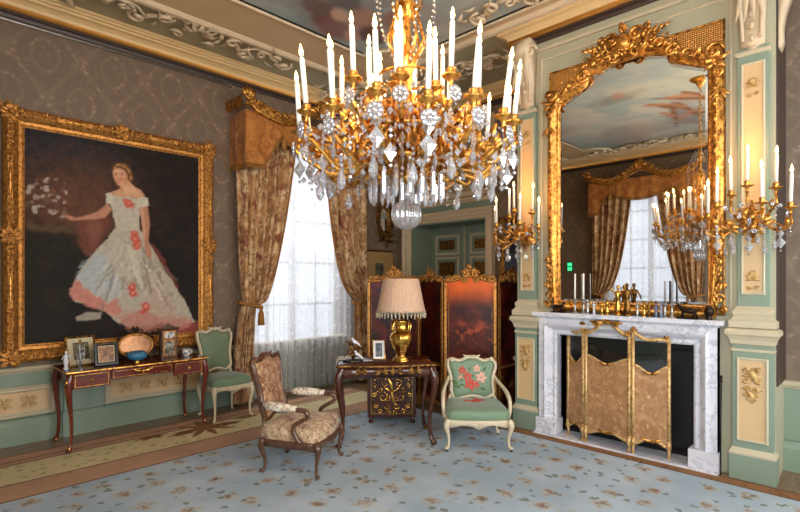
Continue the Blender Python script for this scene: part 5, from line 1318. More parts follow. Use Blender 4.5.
# ================================================================== FOLDING SCREEN
def wpt(px, D): d = ray(px, 280); return (d[0]*D, d[1]*D)
hin = [wpt(367, 6.25), wpt(420, 6.45), wpt(444, 5.80), wpt(497, 5.66), wpt(523, 6.15)]
scr = thing('folding_screen', 'tall four panel folding screen painted dark red with gilt scrolled crests', 'folding screen', (hin[2][0], hin[2][1], .007), 0)
def screenart():
    t = T('red_lacquer_painting'); x, y, z = t.xyz(); n = t.noise(3.2, 4, .6, None, .8); n2 = t.noise(9, 4, .7)
    top_ = t.step(z, 1.25, 1.56)
    c = t.mix(t.step(n, .35, .7), hexc(40, 12, 8), hexc(96, 34, 20)); c = t.mix(t.ma('MULTIPLY', top_, t.ma('MULTIPLY_ADD', n, .9, .35)), c, hexc(240, 104, 6))
    mid = t.ma('MULTIPLY', t.step(t.ma('ABSOLUTE', t.ma('SUBTRACT', z, 1.0)), .0, .22, True), t.step(n2, .48, .62)); c = t.mix(t.ma('MULTIPLY', mid, .8), c, hexc(170, 76, 40))
    low = t.step(z, .56, .60, True); c = t.mix(low, c, hexc(46, 20, 14)); return t.fin(c, .35, 0, **{'Specular IOR Level': .2})
M['screenart'] = screenart()
def screendark():
    t = T('dark_red_lacquer_painting'); n = t.noise(3.6, 4, .6, None, .8); n2 = t.noise(8, 4, .7)
    c = t.mix(t.step(n, .4, .65), hexc(30, 11, 9), hexc(92, 24, 16)); c = t.mix(t.ma('MULTIPLY', t.step(n2, .55, .68), .5), c, hexc(120, 60, 36)); return t.fin(c, .35, 0, **{'Specular IOR Level': .2})
M['screendark'] = screendark(); M['redback'] = plain('dark_red_lacquer', (84, 22, 16), .25, 0, .2, 5)
for i in range(4):
    a, b_ = hin[i], hin[i+1]; wdt = math.dist(a, b_); ang = atan2(b_[1]-a[1], b_[0]-a[0]); c = ((a[0]+b_[0])/2-hin[2][0], (a[1]+b_[1])/2-hin[2][1], 0)
    w2 = wdt/2-.006
    p = MB(); p.at(c, ang); n = 16; tp = [(w2*(1-2*k/n), 1.575+.06*math.exp(-((1-2*k/n)*2.2)**2)) for k in range(n+1)]
    p.prism([(-w2, .10), (w2, .10)]+tp, -.012, .012); pa = obj('screen_panel', p, M['screenart' if i == 2 else 'screendark'], scr)
    f = MB(); f.M = p.M.copy(); f.box(-w2, -w2+.028, -.02, .02, .0, 1.60).box(w2-.028, w2, -.02, .02, 0, 1.60).box(-w2, w2, -.018, .018, .10, .14).box(-w2, w2, -.018, .018, .57, .60)
    f.tube([(x, -.012, z) for x, z in tp], .016, 6)
    for s in (1, -1): f.tube([(s*(w2-.05), -.014, .16), (s*(w2-.05), -.014, .55)], .004, 5); f.tube([(s*(w2-.05), -.014, .62), (s*(w2-.05), -.014, 1.50)], .004, 5)
    obj('gilt_frame', f, M['frame'], pa)
    g = MB(); g.M = p.M.copy(); g.rosette(0, 1.68, .035, 6, y=-.02)
    for s in (1, -1):
        for (x, z, r, aa, th) in ((.06, 1.66, .05, 0, .012), (.07, 1.60, .04, 2, .010), (.15, 1.62, .035, 1, .009), (w2-.06, 1.60, .045, 0, .011), (w2-.12, 1.63, .03, 2, .008)): g.scroll(s*x, z, r, (aa if s > 0 else pi-aa), 1.3, s, th=th, y=-.018)
        for k in range(3): g.leaf(s*.03, 1.66, (pi/2-k*.6 if s > 0 else pi/2+k*.6), .08, .02, y=-.015)
    g.leaf(0, 1.70, pi/2, .08, .03, y=-.015); g.tube([(-w2+.03, -.012, 1.60), (-.05, -.014, 1.645), (.05, -.014, 1.645), (w2-.03, -.012, 1.60)], .007, 5)
    obj('scrolled_crest', g, M['frame'], pa)
    g = MB(); g.M = p.M.copy(); g.rosette(0, .36, .05, 6, y=-.014)
    for s in (1, -1):
        g.tube([(0, -.014, .36), (s*w2*.4, -.014, .30), (s*w2*.75, -.014, .36)], .004, 4)
        for (x, z, r) in ((w2*.45, .36, .07), (w2*.7, .26, .05), (w2*.7, .46, .05)): g.scroll(s*x, z, r, 0, 1.2, s, th=.005, y=-.014, out=.0, n=4)
    obj('lower_scrollwork', g, M['olddark'], pa)

# ================================================================== FIRE SCREEN
feet = [PZ_(567.5, 436, 0), PZ_(584.5, 443, 0), PZ_(631, 455, 0), PZ_(671, 461.5, 0)]
fs_ = thing('fire_screen', 'three panel gilt fire screen with embroidered lower panels in front of the hearth', 'fire screen', (feet[1][0], feet[1][1], 0), 0)
def embro():
    t = T('ochre_embroidery'); n = t.noise(9, 5, .7, None, 1.2); v = t.voro(14, 1, t.warp(t.co(), 8, .15))
    c = t.mix(t.step(n, .4, .65), hexc(158, 112, 70), hexc(190, 146, 100)); c = t.mix(t.ma('MULTIPLY', t.step(v, .1, .26, True), .7), c, hexc(212, 182, 130)); t.bump(n, .3, .004); return t.fin(c, .7)
M['embro'] = embro(); M['fsgilt'] = gilt('pale_gilded_wood', (226, 190, 130), .42, (176, 132, 76), .5)
M['netglass'] = pane()
for i in range(3):
    a, b_ = feet[i], feet[i+1]; wdt = math.dist(a[:2], b_[:2]); ang = atan2(b_[1]-a[1], b_[0]-a[0]); c = ((a[0]+b_[0])/2-feet[1][0], (a[1]+b_[1])/2-feet[1][1], .022 if i == 0 else .014)
    w2 = wdt/2-.004; H = 1.19 if i == 1 else 1.10
    def tz(u):   # top rail height at u in -1..1
        if i == 1: return 1.06+.13*math.exp(-(u*1.7)**2)
        s = u if i == 2 else -u     # slopes down away from the centre
        return 1.065-.055*s-.03*sin(pi*(s+1)*.8)+(.02 if s > .9 else 0)
    f = MB(); f.at(c, ang); us = [-1+2*k/16 for k in range(17)]
    f.tube([((w2-.012)*u, 0, tz(u)) for u in us], .018, 7)
    mid = .80 if i == 1 else .76; lowz = .135
    def mz(u): return mid+.035*cos(pi*u)*(-1 if i != 1 else -1)+.02
    def lz(u): return lowz+.035*cos(pi*u)+.0
    f.tube([((w2-.012)*u, 0, mz(u)) for u in us], .012, 6); f.tube([((w2-.012)*u, 0, lz(u)-.03*math.exp(-(u*3)**2)) for u in us], .015, 7)
    for s in (-1, 1): f.tube([(s*(w2-.012), 0, tz(s)), (s*(w2-.012), 0, .5), (s*(w2-.012), 0, .15)], [.016, .016, .018], 8)
    fr = obj('panel_frame', f, M['fsgilt'], fs_)
    for s in (-1, 1):
        l = MB(); l.M = f.M.copy(); x = s*(w2-.012); l.tube([(x, 0, .16), (x, -.012, .10), (x, .002, .05), (x, -.012, .012)], [.018, .021, .012, .013], 8); l.ell((x, -.016, .010), (.016, .02, .011), 8, 5); obj('leg', l, M['fsgilt'], fr)
    g = MB(); g.M = f.M.copy()
    if i == 1:
        g.rosette(0, tz(0)+.015, .045, 8, y=-.015)
        for s in (1, -1):
            g.leaf(s*.03, tz(0), (-.3 if s > 0 else pi+.3), .13, .02, y=-.014); g.scroll(s*.10, tz(.4)+.03, .03, 0, 1.2, s, th=.009, y=-.01)
    if i == 1: obj('crest_carving', g, M['gold'], fr)
    for s in (-1, 1): g = MB(); g.M = f.M.copy(); g.scroll(s*(w2-.02), tz(s)+.02, .028, 0, 1.2, s, th=.009, y=0); obj('scroll_finial', g, M['gold'], fr)
    for zz_, L2 in ((mz(0), .08), (lz(0)-.03, .1)):
        g = MB(); g.M = f.M.copy()
        for s in (1, -1): g.leaf(-s*.01, zz_, (0 if s > 0 else pi), L2, .014, y=-.011)
        obj('rail_carving', g, M['gold'], fr)
    p = MB(); p.M = f.M.copy(); rev = list(reversed(us)); p.prism([((w2-.02)*u, lz(u)-.02*math.exp(-(u*3)**2)) for u in us]+[((w2-.02)*u, mz(u)) for u in rev], -.006, .006); obj('embroidered_panel', p, M['embro'], fr)
    p = MB(); p.M = f.M.copy(); p.prism([((w2-.02)*u, mz(u)) for u in us]+[((w2-.02)*u, tz(u)) for u in rev], -.002, .002); obj('glass_panel', p, M['netglass'], fr)
# poker leaning by the right pilaster
t = thing('fire_iron', 'thin dark fire iron leaning between mantel and right pilaster', 'fire iron', (XB-.11, .945, 0), -pi/2)
q = MB(); q.tube([(0, -.03, .012), (0, .0, .76)], .006, 7); obj('shaft', q, M['soot'], t); q = MB(); q.tube([(0, 0, .76), (0, 0, .80)], [.009, .011], 8); q.ell((0, 0, .81), .011, 8, 6); obj('handle', q, M['bronze'], t)
# ================================================================== CANDLES, SCONCES, CHANDELIER
CH = PD_(406.5, 120, 2.6)
def mesh_of(mb, name, mats):
    o = obj(name, mb, mats); me = o.data; bpy.data.objects.remove(o); return me
q = MB(); q.lathe([(.014, 0), (.0135, .255), (.011, .265), (.004, .27), (0, .27)], 10); q.tube([(0, 0, .268), (0, 0, .28)], .0015, 4); CANDLE = mesh_of(q, 'candle', M['wax'])
q = MB(); q.lathe([(0, .272), (.008, .278), (.0115, .291), (.008, .310), (.003, .330), (0, .336)], 8); FLAME = mesh_of(q, 'flame', M['flame'])
q = MB(); q.lathe([(.010, -.05), (.014, -.045), (.008, -.03), (.018, -.012), (.040, -.004), (.046, .004), (.030, .004), (.018, .006), (.016, .012), (.022, .03), (.022, .036), (.013, .036), (.013, .01), (0, .01)], 14); CUP = mesh_of(q, 'candle_cup', M['ormolu'])
def link(name, me, parent, loc, rot=(0, 0, 0), sc=1):
    o = bpy.data.objects.new(name, me); COL.objects.link(o); o.parent = parent; o.location = loc; o.rotation_euler = rot; o.scale = (sc,)*3; return o
def put_candle(root, x, y, z, tilt=(0, 0), sc=1.0):
    cup = link('candle_cup', CUP, root, (x, y, z))
    c = link('candle', CANDLE, root, (x, y, z+.012), (tilt[0], tilt[1], 0), sc)
    link('flame', FLAME, c, (0, 0, 0)); return c
def pend(kind):
    q = MB()
    def bead(z, r): q.lathe([(0, z-r), (r*.8, z-r*.3), (r*.8, z+r*.3), (0, z+r)], 6, smooth=False)
    if kind == 0:   # pear drop
        for i in range(3): bead(-.014-.02*i, .0085)
        q.lathe([(0, -.15), (.012, -.138), (.019, -.12), (.015, -.095), (.006, -.072), (0, -.066)], 8, smooth=False)
    if kind == 1:   # lozenge plaque
        for i in range(2): bead(-.012-.02*i, .009)
        q.add([(0, 0, -.125), (.024, 0, -.09), (0, 0, -.055), (-.024, 0, -.09), (0, -.009, -.09), (0, .009, -.09)], [(0, 1, 4), (1, 2, 4), (2, 3, 4), (3, 0, 4), (1, 0, 5), (2, 1, 5), (3, 2, 5), (0, 3, 5)], False); bead(-.138, .008)
    if kind == 2:   # long spear prism
        bead(-.012, .01); q.lathe([(0, -.165), (.009, -.145), (.011, -.06), (.008, -.035), (0, -.025)], 6, smooth=False)
    if kind == 3:   # large double lozenge
        bead(-.012, .01)
        for z, r in ((-.055, .022), (-.115, .03)): q.add([(0, 0, z-r*1.35), (r, 0, z), (0, 0, z+r*1.35), (-r, 0, z), (0, -.01, z), (0, .01, z)], [(0, 1, 4), (1, 2, 4), (2, 3, 4), (3, 0, 4), (1, 0, 5), (2, 1, 5), (3, 2, 5), (0, 3, 5)], False)
        bead(-.168, .009)
    return mesh_of(q, 'crystal_pendant', M['crystal'])
PEND = [pend(k) for k in range(4)]
q = MB()
for i in range(8): a = i*pi/4; q.at((0, 0, 0), 0); q.ell((.016*cos(a), 0, .016*sin(a)), (.010, .005, .010), 6, 4)
q.ell((0, 0, 0), .010, 7, 5); ROSE = mesh_of(q, 'crystal_rosette', M['crystal'])

ch = thing('chandelier', 'huge gilt and crystal chandelier with many lit candles hanging from the ceiling', 'chandelier', (CH[0], CH[1], 0), 0)
q = MB(); q.lathe([(0, 2.10), (.03, 2.11), (.05, 2.14), (.03, 2.17), (.06, 2.20), (.09, 2.24), (.05, 2.28), (.03, 2.34), (.05, 2.42), (.075, 2.47), (.04, 2.53), (.025, 2.60), (.04, 2.70), (.055, 2.75), (.03, 2.80), (.022, 2.95), (.04, 3.0), (.06, 3.03), (.035, 3.07), (.018, 3.12), (.014, 3.3), (.03, 3.34), (.012, 3.38), (0, 3.39)], 20)
obj('shaft', q, M['ormolu'], ch)
q = MB(); zz = 3.38; i = 0
while zz < ZC-.10:
    ring = [(.018*cos(2*pi*k/10)*(i % 2), .018*cos(2*pi*k/10)*((i+1) % 2), zz+.026+.03*sin(2*pi*k/10)) for k in range(11)]; q.tube(ring, .005, 5); zz += .048; i += 1
obj('chain', q, M['ormolu'], ch); q = MB(); q.lathe([(.0, ZC-.12), (.03, ZC-.11), (.05, ZC-.06), (.10, ZC-.03), (.13, ZC-.002)], 20); obj('ceiling_rose', q, M['ormolu'], ch)
q = MB()
for z, r, n, w_ in ((2.22, .19, 24, .010), (2.34, .30, 30, .008), (2.66, .15, 18, .007)):
    q.tube([(r*cos(2*pi*k/n), r*sin(2*pi*k/n), z) for k in range(n+1)], w_, 6)
for i in range(10):
    a = 2*pi*i/10
    q.tube([(.05*cos(a), .05*sin(a), 2.75), (.10*cos(a), .10*sin(a), 2.85), (.055*cos(a), .055*sin(a), 3.0), (.09*cos(a), .09*sin(a), 3.07)], [.008, .008, .007, .004], 5)
    q.tube([(.05*cos(a), .05*sin(a), 2.14), (.19*cos(a), .19*sin(a), 2.22), (.25*cos(a), .25*sin(a), 2.32), (.30*cos(a), .30*sin(a), 2.34)], [.01, .008, .008, .006], 5)
obj('scroll_cage', q, M['ormolu'], ch)
Rc = random.Random(21)
def arm(R, z, a, zh, drop):
    q = MB(); c, s = cos(a), sin(a); P = lambda r, zz: (r*c, r*s, zz)
    q.tube([P(.05, zh), P(R*.28, zh-.02), P(R*.5, zh-drop), P(R*.72, zh-drop*1.25), P(R*.92, z-.14), P(R*1.03, z-.10), P(R, z-.05)], [.013, .014, .015, .013, .012, .011, .010], 8)
    # scroll offshoots and leaves
    n = Vector((-s, c, 0))
    for k, (r0, z0, rr) in enumerate(((R*.55, zh-drop*1.0+.05, .045), (R*.8, z-.15, .04), (R*.38, zh+.03, .04))):
        pts = []
        for i in range(13): t = i/12; b = t*2*pi*1.2+k; pts.append(P(r0+rr*(1-.8*t)*cos(b), z0+rr*(1-.8*t)*sin(b)))
        q.tube(pts, [.004+.007*sin(pi*min(1, (i/12)*.8+.15)) for i in range(13)], 5)
    q.M = Matrix.Translation((0, 0, 0)) @ Matrix.Rotation(a, 4, 'Z')
    for k in range(5):
        r0 = R*(.3+.14*k); zz = zh-drop+.02*k; q.leaf(r0, zz, Rc.uniform(.2, 2.9), .085, .02, y=Rc.uniform(-.02, .02), lift=.02); q.leaf(r0, zz, Rc.uniform(3.4, 6), .07, .018, y=Rc.uniform(-.02, .02), lift=.02)
    o = obj('arm', q, M['ormolu'], ch)
    return o
slots = []
for i in range(16):
    a = 2*pi*(i+.35)/16; slots.append((.55, 2.365+(.02 if i % 2 else -.015), a, 2.30, .13))
for i in range(10):
    a = 2*pi*(i+.1)/10; slots.append((.385, 2.52+(.015 if i % 2 else -.01), a, 2.46, .13))
for i in range(6):
    a = 2*pi*(i+.5)/6; slots.append((.20, 2.55, a, 2.50, .10))
for R, z, a, zh, dr in slots:
    arm(R, z, a, zh, dr); lean = .10+Rc.uniform(-.04, .05) if R > .5 else Rc.uniform(-.02, .06)
    ax = Vector((-sin(a), cos(a), 0)); rot = Matrix.Rotation(lean, 3, ax).to_euler()
    put_candle(ch, R*cos(a), R*sin(a), z, (rot.x, rot.y), .9)
n = 0
for R, z, a, zh, dr in slots[:16]:       # pendants from the outer arms
    for (dr_, dz, k, da) in ((.0, -.05, 3, 0), (-.06, -.13, 1, .09), (-.10, -.16, 0, -.10)):
        link('crystal_pendant', PEND[k], ch, ((R+dr_)*cos(a+da), (R+dr_)*sin(a+da), z+dz), (0, 0, Rc.uniform(0, pi)), 1.2 if k == 3 else 1.2)
for i in range(18):
    a = 2*pi*i/18; link('crystal_pendant', PEND[(0, 3)[i % 2]], ch, (.30*cos(a), .30*sin(a), 2.33), (0, 0, Rc.uniform(0, pi)), 1.25)
for i in range(18):
    a = 2*pi*(i+.4)/18; link('crystal_pendant', PEND[2], ch, (.19*cos(a), .19*sin(a), 2.21), (0, 0, a), 1.25)
for i in range(12):
    a = 2*pi*i/12; link('crystal_pendant', PEND[2], ch, (.10*cos(a), .10*sin(a), 2.15), (0, 0, a))
# rosettes and strung beads: too many to count
q = MB()
def gem(x, y, z, r, m=6): q.add([(x, y, z+r)]+[(x+r*.8*cos(2*pi*k/m), y+r*.8*sin(2*pi*k/m), z) for k in range(m)]+[(x, y, z-r)], [(0, 1+k, 1+(k+1) % m) for k in range(m)]+[(m+1, 1+(k+1) % m, 1+k) for k in range(m)], False)
for R, z, a, zh, dr in slots:
    for k in range(12):
        t = k/11; r = R*(.35+.65*t); zz = z-.10-.10*sin(pi*t)+.02; b = a+(.5*sin(pi*t))*(.35/R*.5); gem(r*cos(b), r*sin(b), zz, .009)
    if R > .3:
        for k in range(9): t = k/8; b = a+(2*pi/16)*t; rr = R-.01; gem(rr*cos(b), rr*sin(b), z-.06-.08*sin(pi*t), .0085)
        for k in range(12): b = a+Rc.uniform(-.18, .18); rr = R+.02-Rc.uniform(0, .2); gem(rr*cos(b), rr*sin(b), z-Rc.uniform(.03, .26), Rc.uniform(.011, .021))
for i in range(8):
    a = 2*pi*i/8
    for k in range(22): t = k/21; r = .04+.10*sin(pi*t)+.02; gem(r*cos(a+.3), r*sin(a+.3), 3.36-.62*t, .010)
for i in range(10):
    a = 2*pi*i/10
    for k in range(12): t = k/11; r = .06+.24*t; gem(r*cos(a), r*sin(a), 2.74-.32*t-.08*sin(pi*t), .010)
obj('crystal_beads', q, M['crystal'], ch, kind='stuff')
for R, z, a, zh, dr in slots[:16]: link('crystal_rosette', ROSE, ch, ((R+.03)*cos(a), (R+.03)*sin(a), z-.085), (0, 0, a+pi/2), 1.6)
for R, z, a, zh, dr in slots[16:26]: link('crystal_rosette', ROSE, ch, ((R+.03)*cos(a), (R+.03)*sin(a), z-.085), (0, 0, a+pi/2), 1.6)
q = MB(); q.lathe([(0, 1.862), (.03, 1.868), (.055, 1.885), (.072, 1.915), (.076, 1.942), (.072, 1.97), (.055, 1.998), (.03, 2.014), (.012, 2.02), (.02, 2.035), (.03, 2.05), (.012, 2.07), (.02, 2.09), (.0, 2.11)], 96, flute=16, fa=.07); obj('crystal_ball', q, M['clearcrystal'], ch, label='fluted crystal ball at the bottom')

SCONCE_LIGHTS = []
def sconce(label, y0, seed):
    X0 = XB-.055; sc = thing('wall_sconce', label, 'wall sconce', (X0, y0, 0), -pi/2)
    R7 = random.Random(seed)
    q = MB(); q.lathe([(0, 0), (.05, .01), (.06, .03), (.0, .035)], 14); q.M = Matrix.Identity(4)
    q = MB()
    for k in range(10): q.leaf(0, 2.06, k*2*pi/10, .12, .03, y=-.01, lift=.03)
    q.rosette(0, 2.06, .05, 7, y=-.03); q.tube([(0, -.01, 1.90), (0, -.05, 1.98), (0, -.07, 2.1), (0, -.05, 2.22)], [.008, .025, .022, .01], 8)
    obj('backplate', q, M['ormolu'], sc)
    # arms: lateral, forward, cup height
    A = [(-.27, -.20, 2.10), (-.19, -.30, 2.17), (-.12, -.16, 2.27), (0, -.26, 2.315), (.10, -.32, 2.17), (.165, -.18, 2.29), (.255, -.22, 2.13)]
    for (x, f, z) in A:
        q = MB(); q.tube([(0, -.05, 2.08), (x*.35, f*.45, 2.02), (x*.75, f*.8, z-.17), (x*1.05, f*1.04, z-.12), (x, f, z-.05)], [.012, .012, .011, .009, .008], 7)
        for k in range(4): q.leaf(x*(.3+.2*k), 2.05+(z-2.2)*.3*k+.0, R7.uniform(0, 6.28), .08, .018, y=f*(.4+.2*k), lift=.02)
        pts = []
        for i in range(12): t = i/11; b = t*7.5; pts.append((x*.6+.035*(1-.8*t)*cos(b), f*.65, z-.13+.035*(1-.8*t)*sin(b)))
        q.tube(pts, .005, 5); obj('arm', q, M['ormolu'], sc)
        put_candle(sc, x, f, z, (R7.uniform(-.03, .03), R7.uniform(-.03, .03)), .90)
        link('crystal_pendant', PEND[R7.choice([0, 1, 3])], sc, (x, f, z-.055), (0, 0, R7.uniform(0, 3)), .9)
        link('crystal_pendant', PEND[0], sc, (x*.6, f*.7, z-.17), (0, 0, 0), .9)
    for (x, f, z, k) in ((0, -.2, 1.98, 3), (-.10, -.2, 1.96, 0), (.10, -.2, 1.96, 0), (-.2, -.24, 2.0, 3), (.2, -.24, 2.0, 3)): link('crystal_pendant', PEND[k], sc, (x, f, z), (0, 0, 0), 1.1)
    for i in range(14): link('crystal_rosette', ROSE, sc, (R7.uniform(-.24, .24), R7.uniform(-.28, -.12), R7.uniform(1.98, 2.2)), (0, 0, R7.uniform(-1, 1)), R7.uniform(.55, .85))
    SCONCE_LIGHTS.append((X0-.26, y0, 2.60))
sconce('gilt and crystal candle sconce on the right pilaster', .735, 1)
sconce('gilt and crystal candle sconce on the left pilaster beside the mirror', 2.75, 2)

# ================================================================== MANTELPIECE THINGS (shelf top z = 1.268)
MZ = 1.268
def onm(px, d=-.06):
    d -= .05       # point on the shelf under picture column px, d metres in front of the breast
    p_ = PX_(px, 300, XB+d); return (p_[0], p_[1], MZ)
def candlestick(px, label, h=.30, d=-.06, mat='silver'):
    t = thing('candlestick', label, 'candlestick', onm(px, d), 0)
    q = MB(); q.lathe([(.034, 0), (.034, .006), (.026, .014), (.012, .022), (.009, .04), (.016, .055), (.010, .075), (.008, .10), (.015, .112), (.028, .12), (.028, .124), (.012, .126), (.012, .145), (0, .145)], 14); obj('stick', q, M[mat], t)
    q = MB(); q.lathe([(.009, .13), (.008, h+.02), (.003, h+.026), (0, h+.026)], 10); obj('candle', q, M['wax'] if px < 620 else M['greywax'], t); return t
M['greywax'] = plain('grey_candle_wax', (150, 146, 148), .5)
candlestick(575, 'silver candlestick with pale candle, leftmost on the mantel', .37, -.055)
candlestick(583.5, 'silver candlestick with pale candle, second from the mantel left end', .37, -.055)
candlestick(665, 'crystal candlestick with grey candle, left one at the mantel right end', .30, -.055)
candlestick(672, 'crystal candlestick with grey candle, right one beside the bronze animal', .30, -.055)
def figure(px, label, h, mat, name='figurine', cat='figurine', d=-.055, pose=0, base=True):
    t = thing(name, label, cat, onm(px, d), -pi/2+pose*.4); s = h/.2
    if base: q = MB(); q.lathe([(.024*s, 0), (.024*s, .008*s), (.018*s, .014*s), (0, .015*s)], 12); obj('base', q, mat, t)
    q = MB(); q.lathe([(.016*s, .012*s), (.022*s, .03*s), (.016*s, .06*s), (.012*s, .09*s), (.016*s, .11*s), (.020*s, .135*s), (.017*s, .15*s), (.006*s, .156*s), (.006*s, .165*s)], 12, sy=.75)
    q.ell((0, -.002*s, .176*s), (.011*s, .012*s, .014*s), 9, 6)
    for sd in (-1, 1):
        up = (pose+sd) % 2 == 0 or pose == 2
        q.tube([(sd*.018*s, 0, .145*s), (sd*.03*s, -.012*s, (.12 if not up else .15)*s), ((sd*.034 if not up else sd*.045)*s, -.022*s, (.095 if not up else .175)*s)], [.006*s, .005*s, .004*s], 6)
    obj('body', q, mat, t); return t
figure(587.5, 'small silver figurine just right of the pale candles', .15, M['silver'], d=-.075)
figure(594, 'small white porcelain figurine between silver and gilt figures', .13, M['porcelain'], pose=1)
figure(602, 'small gilt figurine on the mantel left of the large gilt pair', .15, M['brass'], pose=1)
figure(607, 'little brass figurine touching the large gilt pair on its left', .17, M['brass'], pose=0, d=-.075)
t = figure(618, 'large gilt statuette with raised arm at the middle of the mantel', .30, M['brass'], 'statuette', 'statuette', pose=1)
figure(627, 'tall bronze statuette standing right of the gilt statuette', .32, M['olddark'], 'statuette', 'statuette', pose=0, d=-.07)
figure(637.5, 'small dull silver figurine right of the bronze statuette', .14, M['silver'], pose=1)
figure(644, 'small gilt figurine, left one of the two between silver and blue figurines', .15, M['brass'], pose=0, d=-.07)
figure(649, 'small gilt figurine beside its twin, nearer the blue figurines', .15, M['olddark'], pose=1, d=-.07)
M['bluepor'] = plain('blue_white_porcelain', (120, 132, 160), .2, 0, .4, 40)
figure(656, 'small blue and white porcelain figurine, left of two', .13, M['bluepor'], pose=0, d=-.07)
figure(661, 'small blue and white porcelain figurine next to the grey candles', .14, M['bluepor'], pose=1, d=-.075)
def animal(px, label, s, mat, d=-.06, flip=1):
    t = thing('bronze_animal', label, 'statuette', onm(px, d), -pi/2)
    q = MB(); q.box(-.07*s, .07*s, -.025*s, .025*s, 0, .012*s); obj('base', q, mat, t)
    q = MB(); q.tube([(-.055*s*flip, 0, .06*s), (-.02*s*flip, 0, .062*s), (.02*s*flip, 0, .062*s), (.045*s*flip, 0, .075*s), (.06*s*flip, 0, .10*s)], [.012*s, .021*s, .019*s, .017*s, .010*s], 9)
    q.tube([(.055*s*flip, 0, .102*s), (.085*s*flip, 0, .092*s)], [.012*s, .006*s], 7); q.tube([(.05*s*flip, .006*s, .108*s), (.045*s*flip, .008*s, .125*s)], [.004*s, .001], 5)
    q.tube([(-.055*s*flip, 0, .066*s), (-.08*s*flip, 0, .075*s), (-.09*s*flip, 0, .05*s)], [.005*s, .004*s, .002*s], 5)
    for (x, y, x2) in ((-.045, .012, -.06), (-.045, -.012, -.038), (.035, .011, .05), (.035, -.011, .028)): q.tube([(x*s*flip, y*s, .055*s), ((x+.3*(x2-x))*s*flip, y*s, .034*s), (x2*s*flip, y*s, .012*s)], [.010*s, .007*s, .005*s], 6)
    obj('body', q, mat, t)
animal(558, 'dark bronze animal at the mantel left corner', 1.0, M['bronze'], -.055)
animal(688, 'dark bronze animal between grey candles and mantel right corner', 1.15, M['bronze'], -.065, -1)
t = thing('bronze_vase', 'small dark bronze vase at the mantel right corner', 'vase', onm(709, -.05), 0); q = MB(); q.lathe([(.024, 0), (.026, .01), (.018, .02), (.034, .05), (.038, .075), (.028, .10), (.02, .11), (.028, .12), (.024, .118), (.016, .108), (0, .06)], 16); obj('body', q, M['bronze'], t)
q = MB(); q.tube([(-.03, 0, .09), (-.05, 0, .08), (-.035, 0, .05)], .005, 6); q.tube([(.03, 0, .09), (.05, 0, .08), (.035, 0, .05)], .005, 6); obj('handle', q, M['bronze'], t)
# ================================================================== LIGHT, CAMERA
w = bpy.data.worlds.new('world'); S.world = w; w.use_nodes = True
bg = w.node_tree.nodes['Background']; bg.inputs[0].default_value = (.84, .90, 1.0, 1); bg.inputs[1].default_value = 1.1
def area(name, loc, target, sx, sy, power, col):
    l = bpy.data.lights.new(name, 'AREA'); l.shape = 'RECTANGLE'; l.size = sx; l.size_y = sy; l.energy = power; l.color = col
    o = bpy.data.objects.new(name, l); COL.objects.link(o); o.location = loc
    o.rotation_euler = (Vector(target)-Vector(loc)).to_track_quat('-Z', 'Y').to_euler(); return o
DAY = (.93, .96, 1.0)
area('daylight_window_wall', (4.15, YW+1.5, 5.5), (4.0, YW-1.6, 0), 2.2, 1.4, 420, DAY)
area('daylight_mirror_side', (XO-1.6, 3.55, 5.6), (XO+1.4, 3.4, 0), 2.2, 1.4, 200, DAY)
area('fill_behind_camera', (XO-.6, -.7, 2.2), (XO+3, 0, 1.6), 2.0, 3.0, 300, DAY)  # added fill lamp outside the unseen window at the camera's back
area('fill_end_wall.001', (1.0, YE-.6, 2.2), (1.0, YE+3, 1.8), 1.8, 3.0, 215, DAY)  # added fill through the first unseen end wall opening
area('fill_end_wall.002', (4.0, YE-.6, 2.2), (4.0, YE+3, 1.8), 1.8, 3.0, 160, DAY)  # added fill through the second unseen end wall opening
WARM = (1.0, .60, .27)
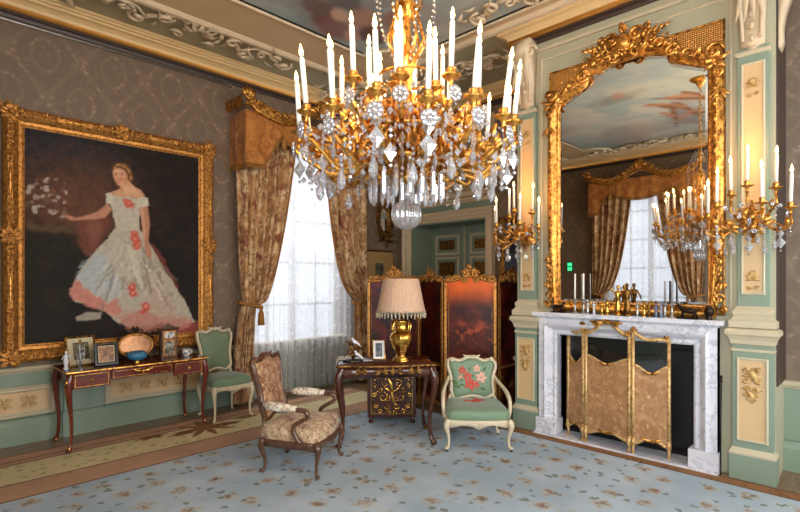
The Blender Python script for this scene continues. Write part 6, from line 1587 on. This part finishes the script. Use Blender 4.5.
def point(name, loc, power, r=.03, col=WARM):
    l = bpy.data.lights.new(name, 'POINT'); l.energy = power; l.color = col; l.shadow_soft_size = r
    o = bpy.data.objects.new(name, l); COL.objects.link(o); o.location = loc; return o
cx, cy = CH[0], CH[1]
for i in range(5):
    a = 2*pi*(i*2+.1)/10; point('candlelight_chandelier', (cx+.39*cos(a), cy+.39*sin(a), 2.805), 26, .009)
point('candlelight_chandelier_core', (cx+.14, cy-.1, 2.50), 3, .01); point('candlelight_chandelier_core', (cx-.14, cy+.1, 2.50), 3, .01)
for (x, y, z) in SCONCE_LIGHTS: point('candlelight_sconce', (x, y, z), 12.0, .01, (1.0, .40, .10))
cam = bpy.data.cameras.new('camera'); cam.sensor_width = 36; cam.lens = FPX*36/800; cam.shift_y = (HY-256)/800; cam.clip_start = .05
co = bpy.data.objects.new('camera', cam); COL.objects.link(co); co.location = (0, 0, EYE)
co.rotation_euler = Vector((FX, FY, 0)).to_track_quat('-Z', 'Y').to_euler(); S.camera = co
S.view_settings.view_transform = 'Standard'; S.view_settings.look = 'None'; S.view_settings.gamma = 1; S.view_settings.use_curve_mapping = False
S.view_settings.exposure = 0.4
c = S.cycles; c.max_bounces = 9; c.diffuse_bounces = 4; c.glossy_bounces = 4; c.transmission_bounces = 7; c.transparent_max_bounces = 10
c.caustics_reflective = False; c.caustics_refractive = False; c.sample_clamp_indirect = 4; c.use_denoising = True
# ================================================================== REPEATS SHARE A GROUP PHRASE
for o in list(S.objects):
    if o.parent or 'category' not in o.keys(): continue
    n = o.name.split('.')[0]
    g = {'candlestick': 'candlesticks on the mantelpiece', 'figurine': 'small figurines on the mantelpiece', 'statuette': 'statuettes on the mantelpiece', 'bronze_animal': 'bronze animals on the mantelpiece',
         'wall_sconce': 'candle sconces on the pilasters', 'curtain': 'tied back brocade curtains', 'window_pelmet': 'gilt window pelmets', 'sheer_curtain': 'lace sheer curtains'}.get(n)
    if n == 'photo_frame' and o.location.y > 5: g = 'photo frames on the writing table'
    if g: o['group'] = g
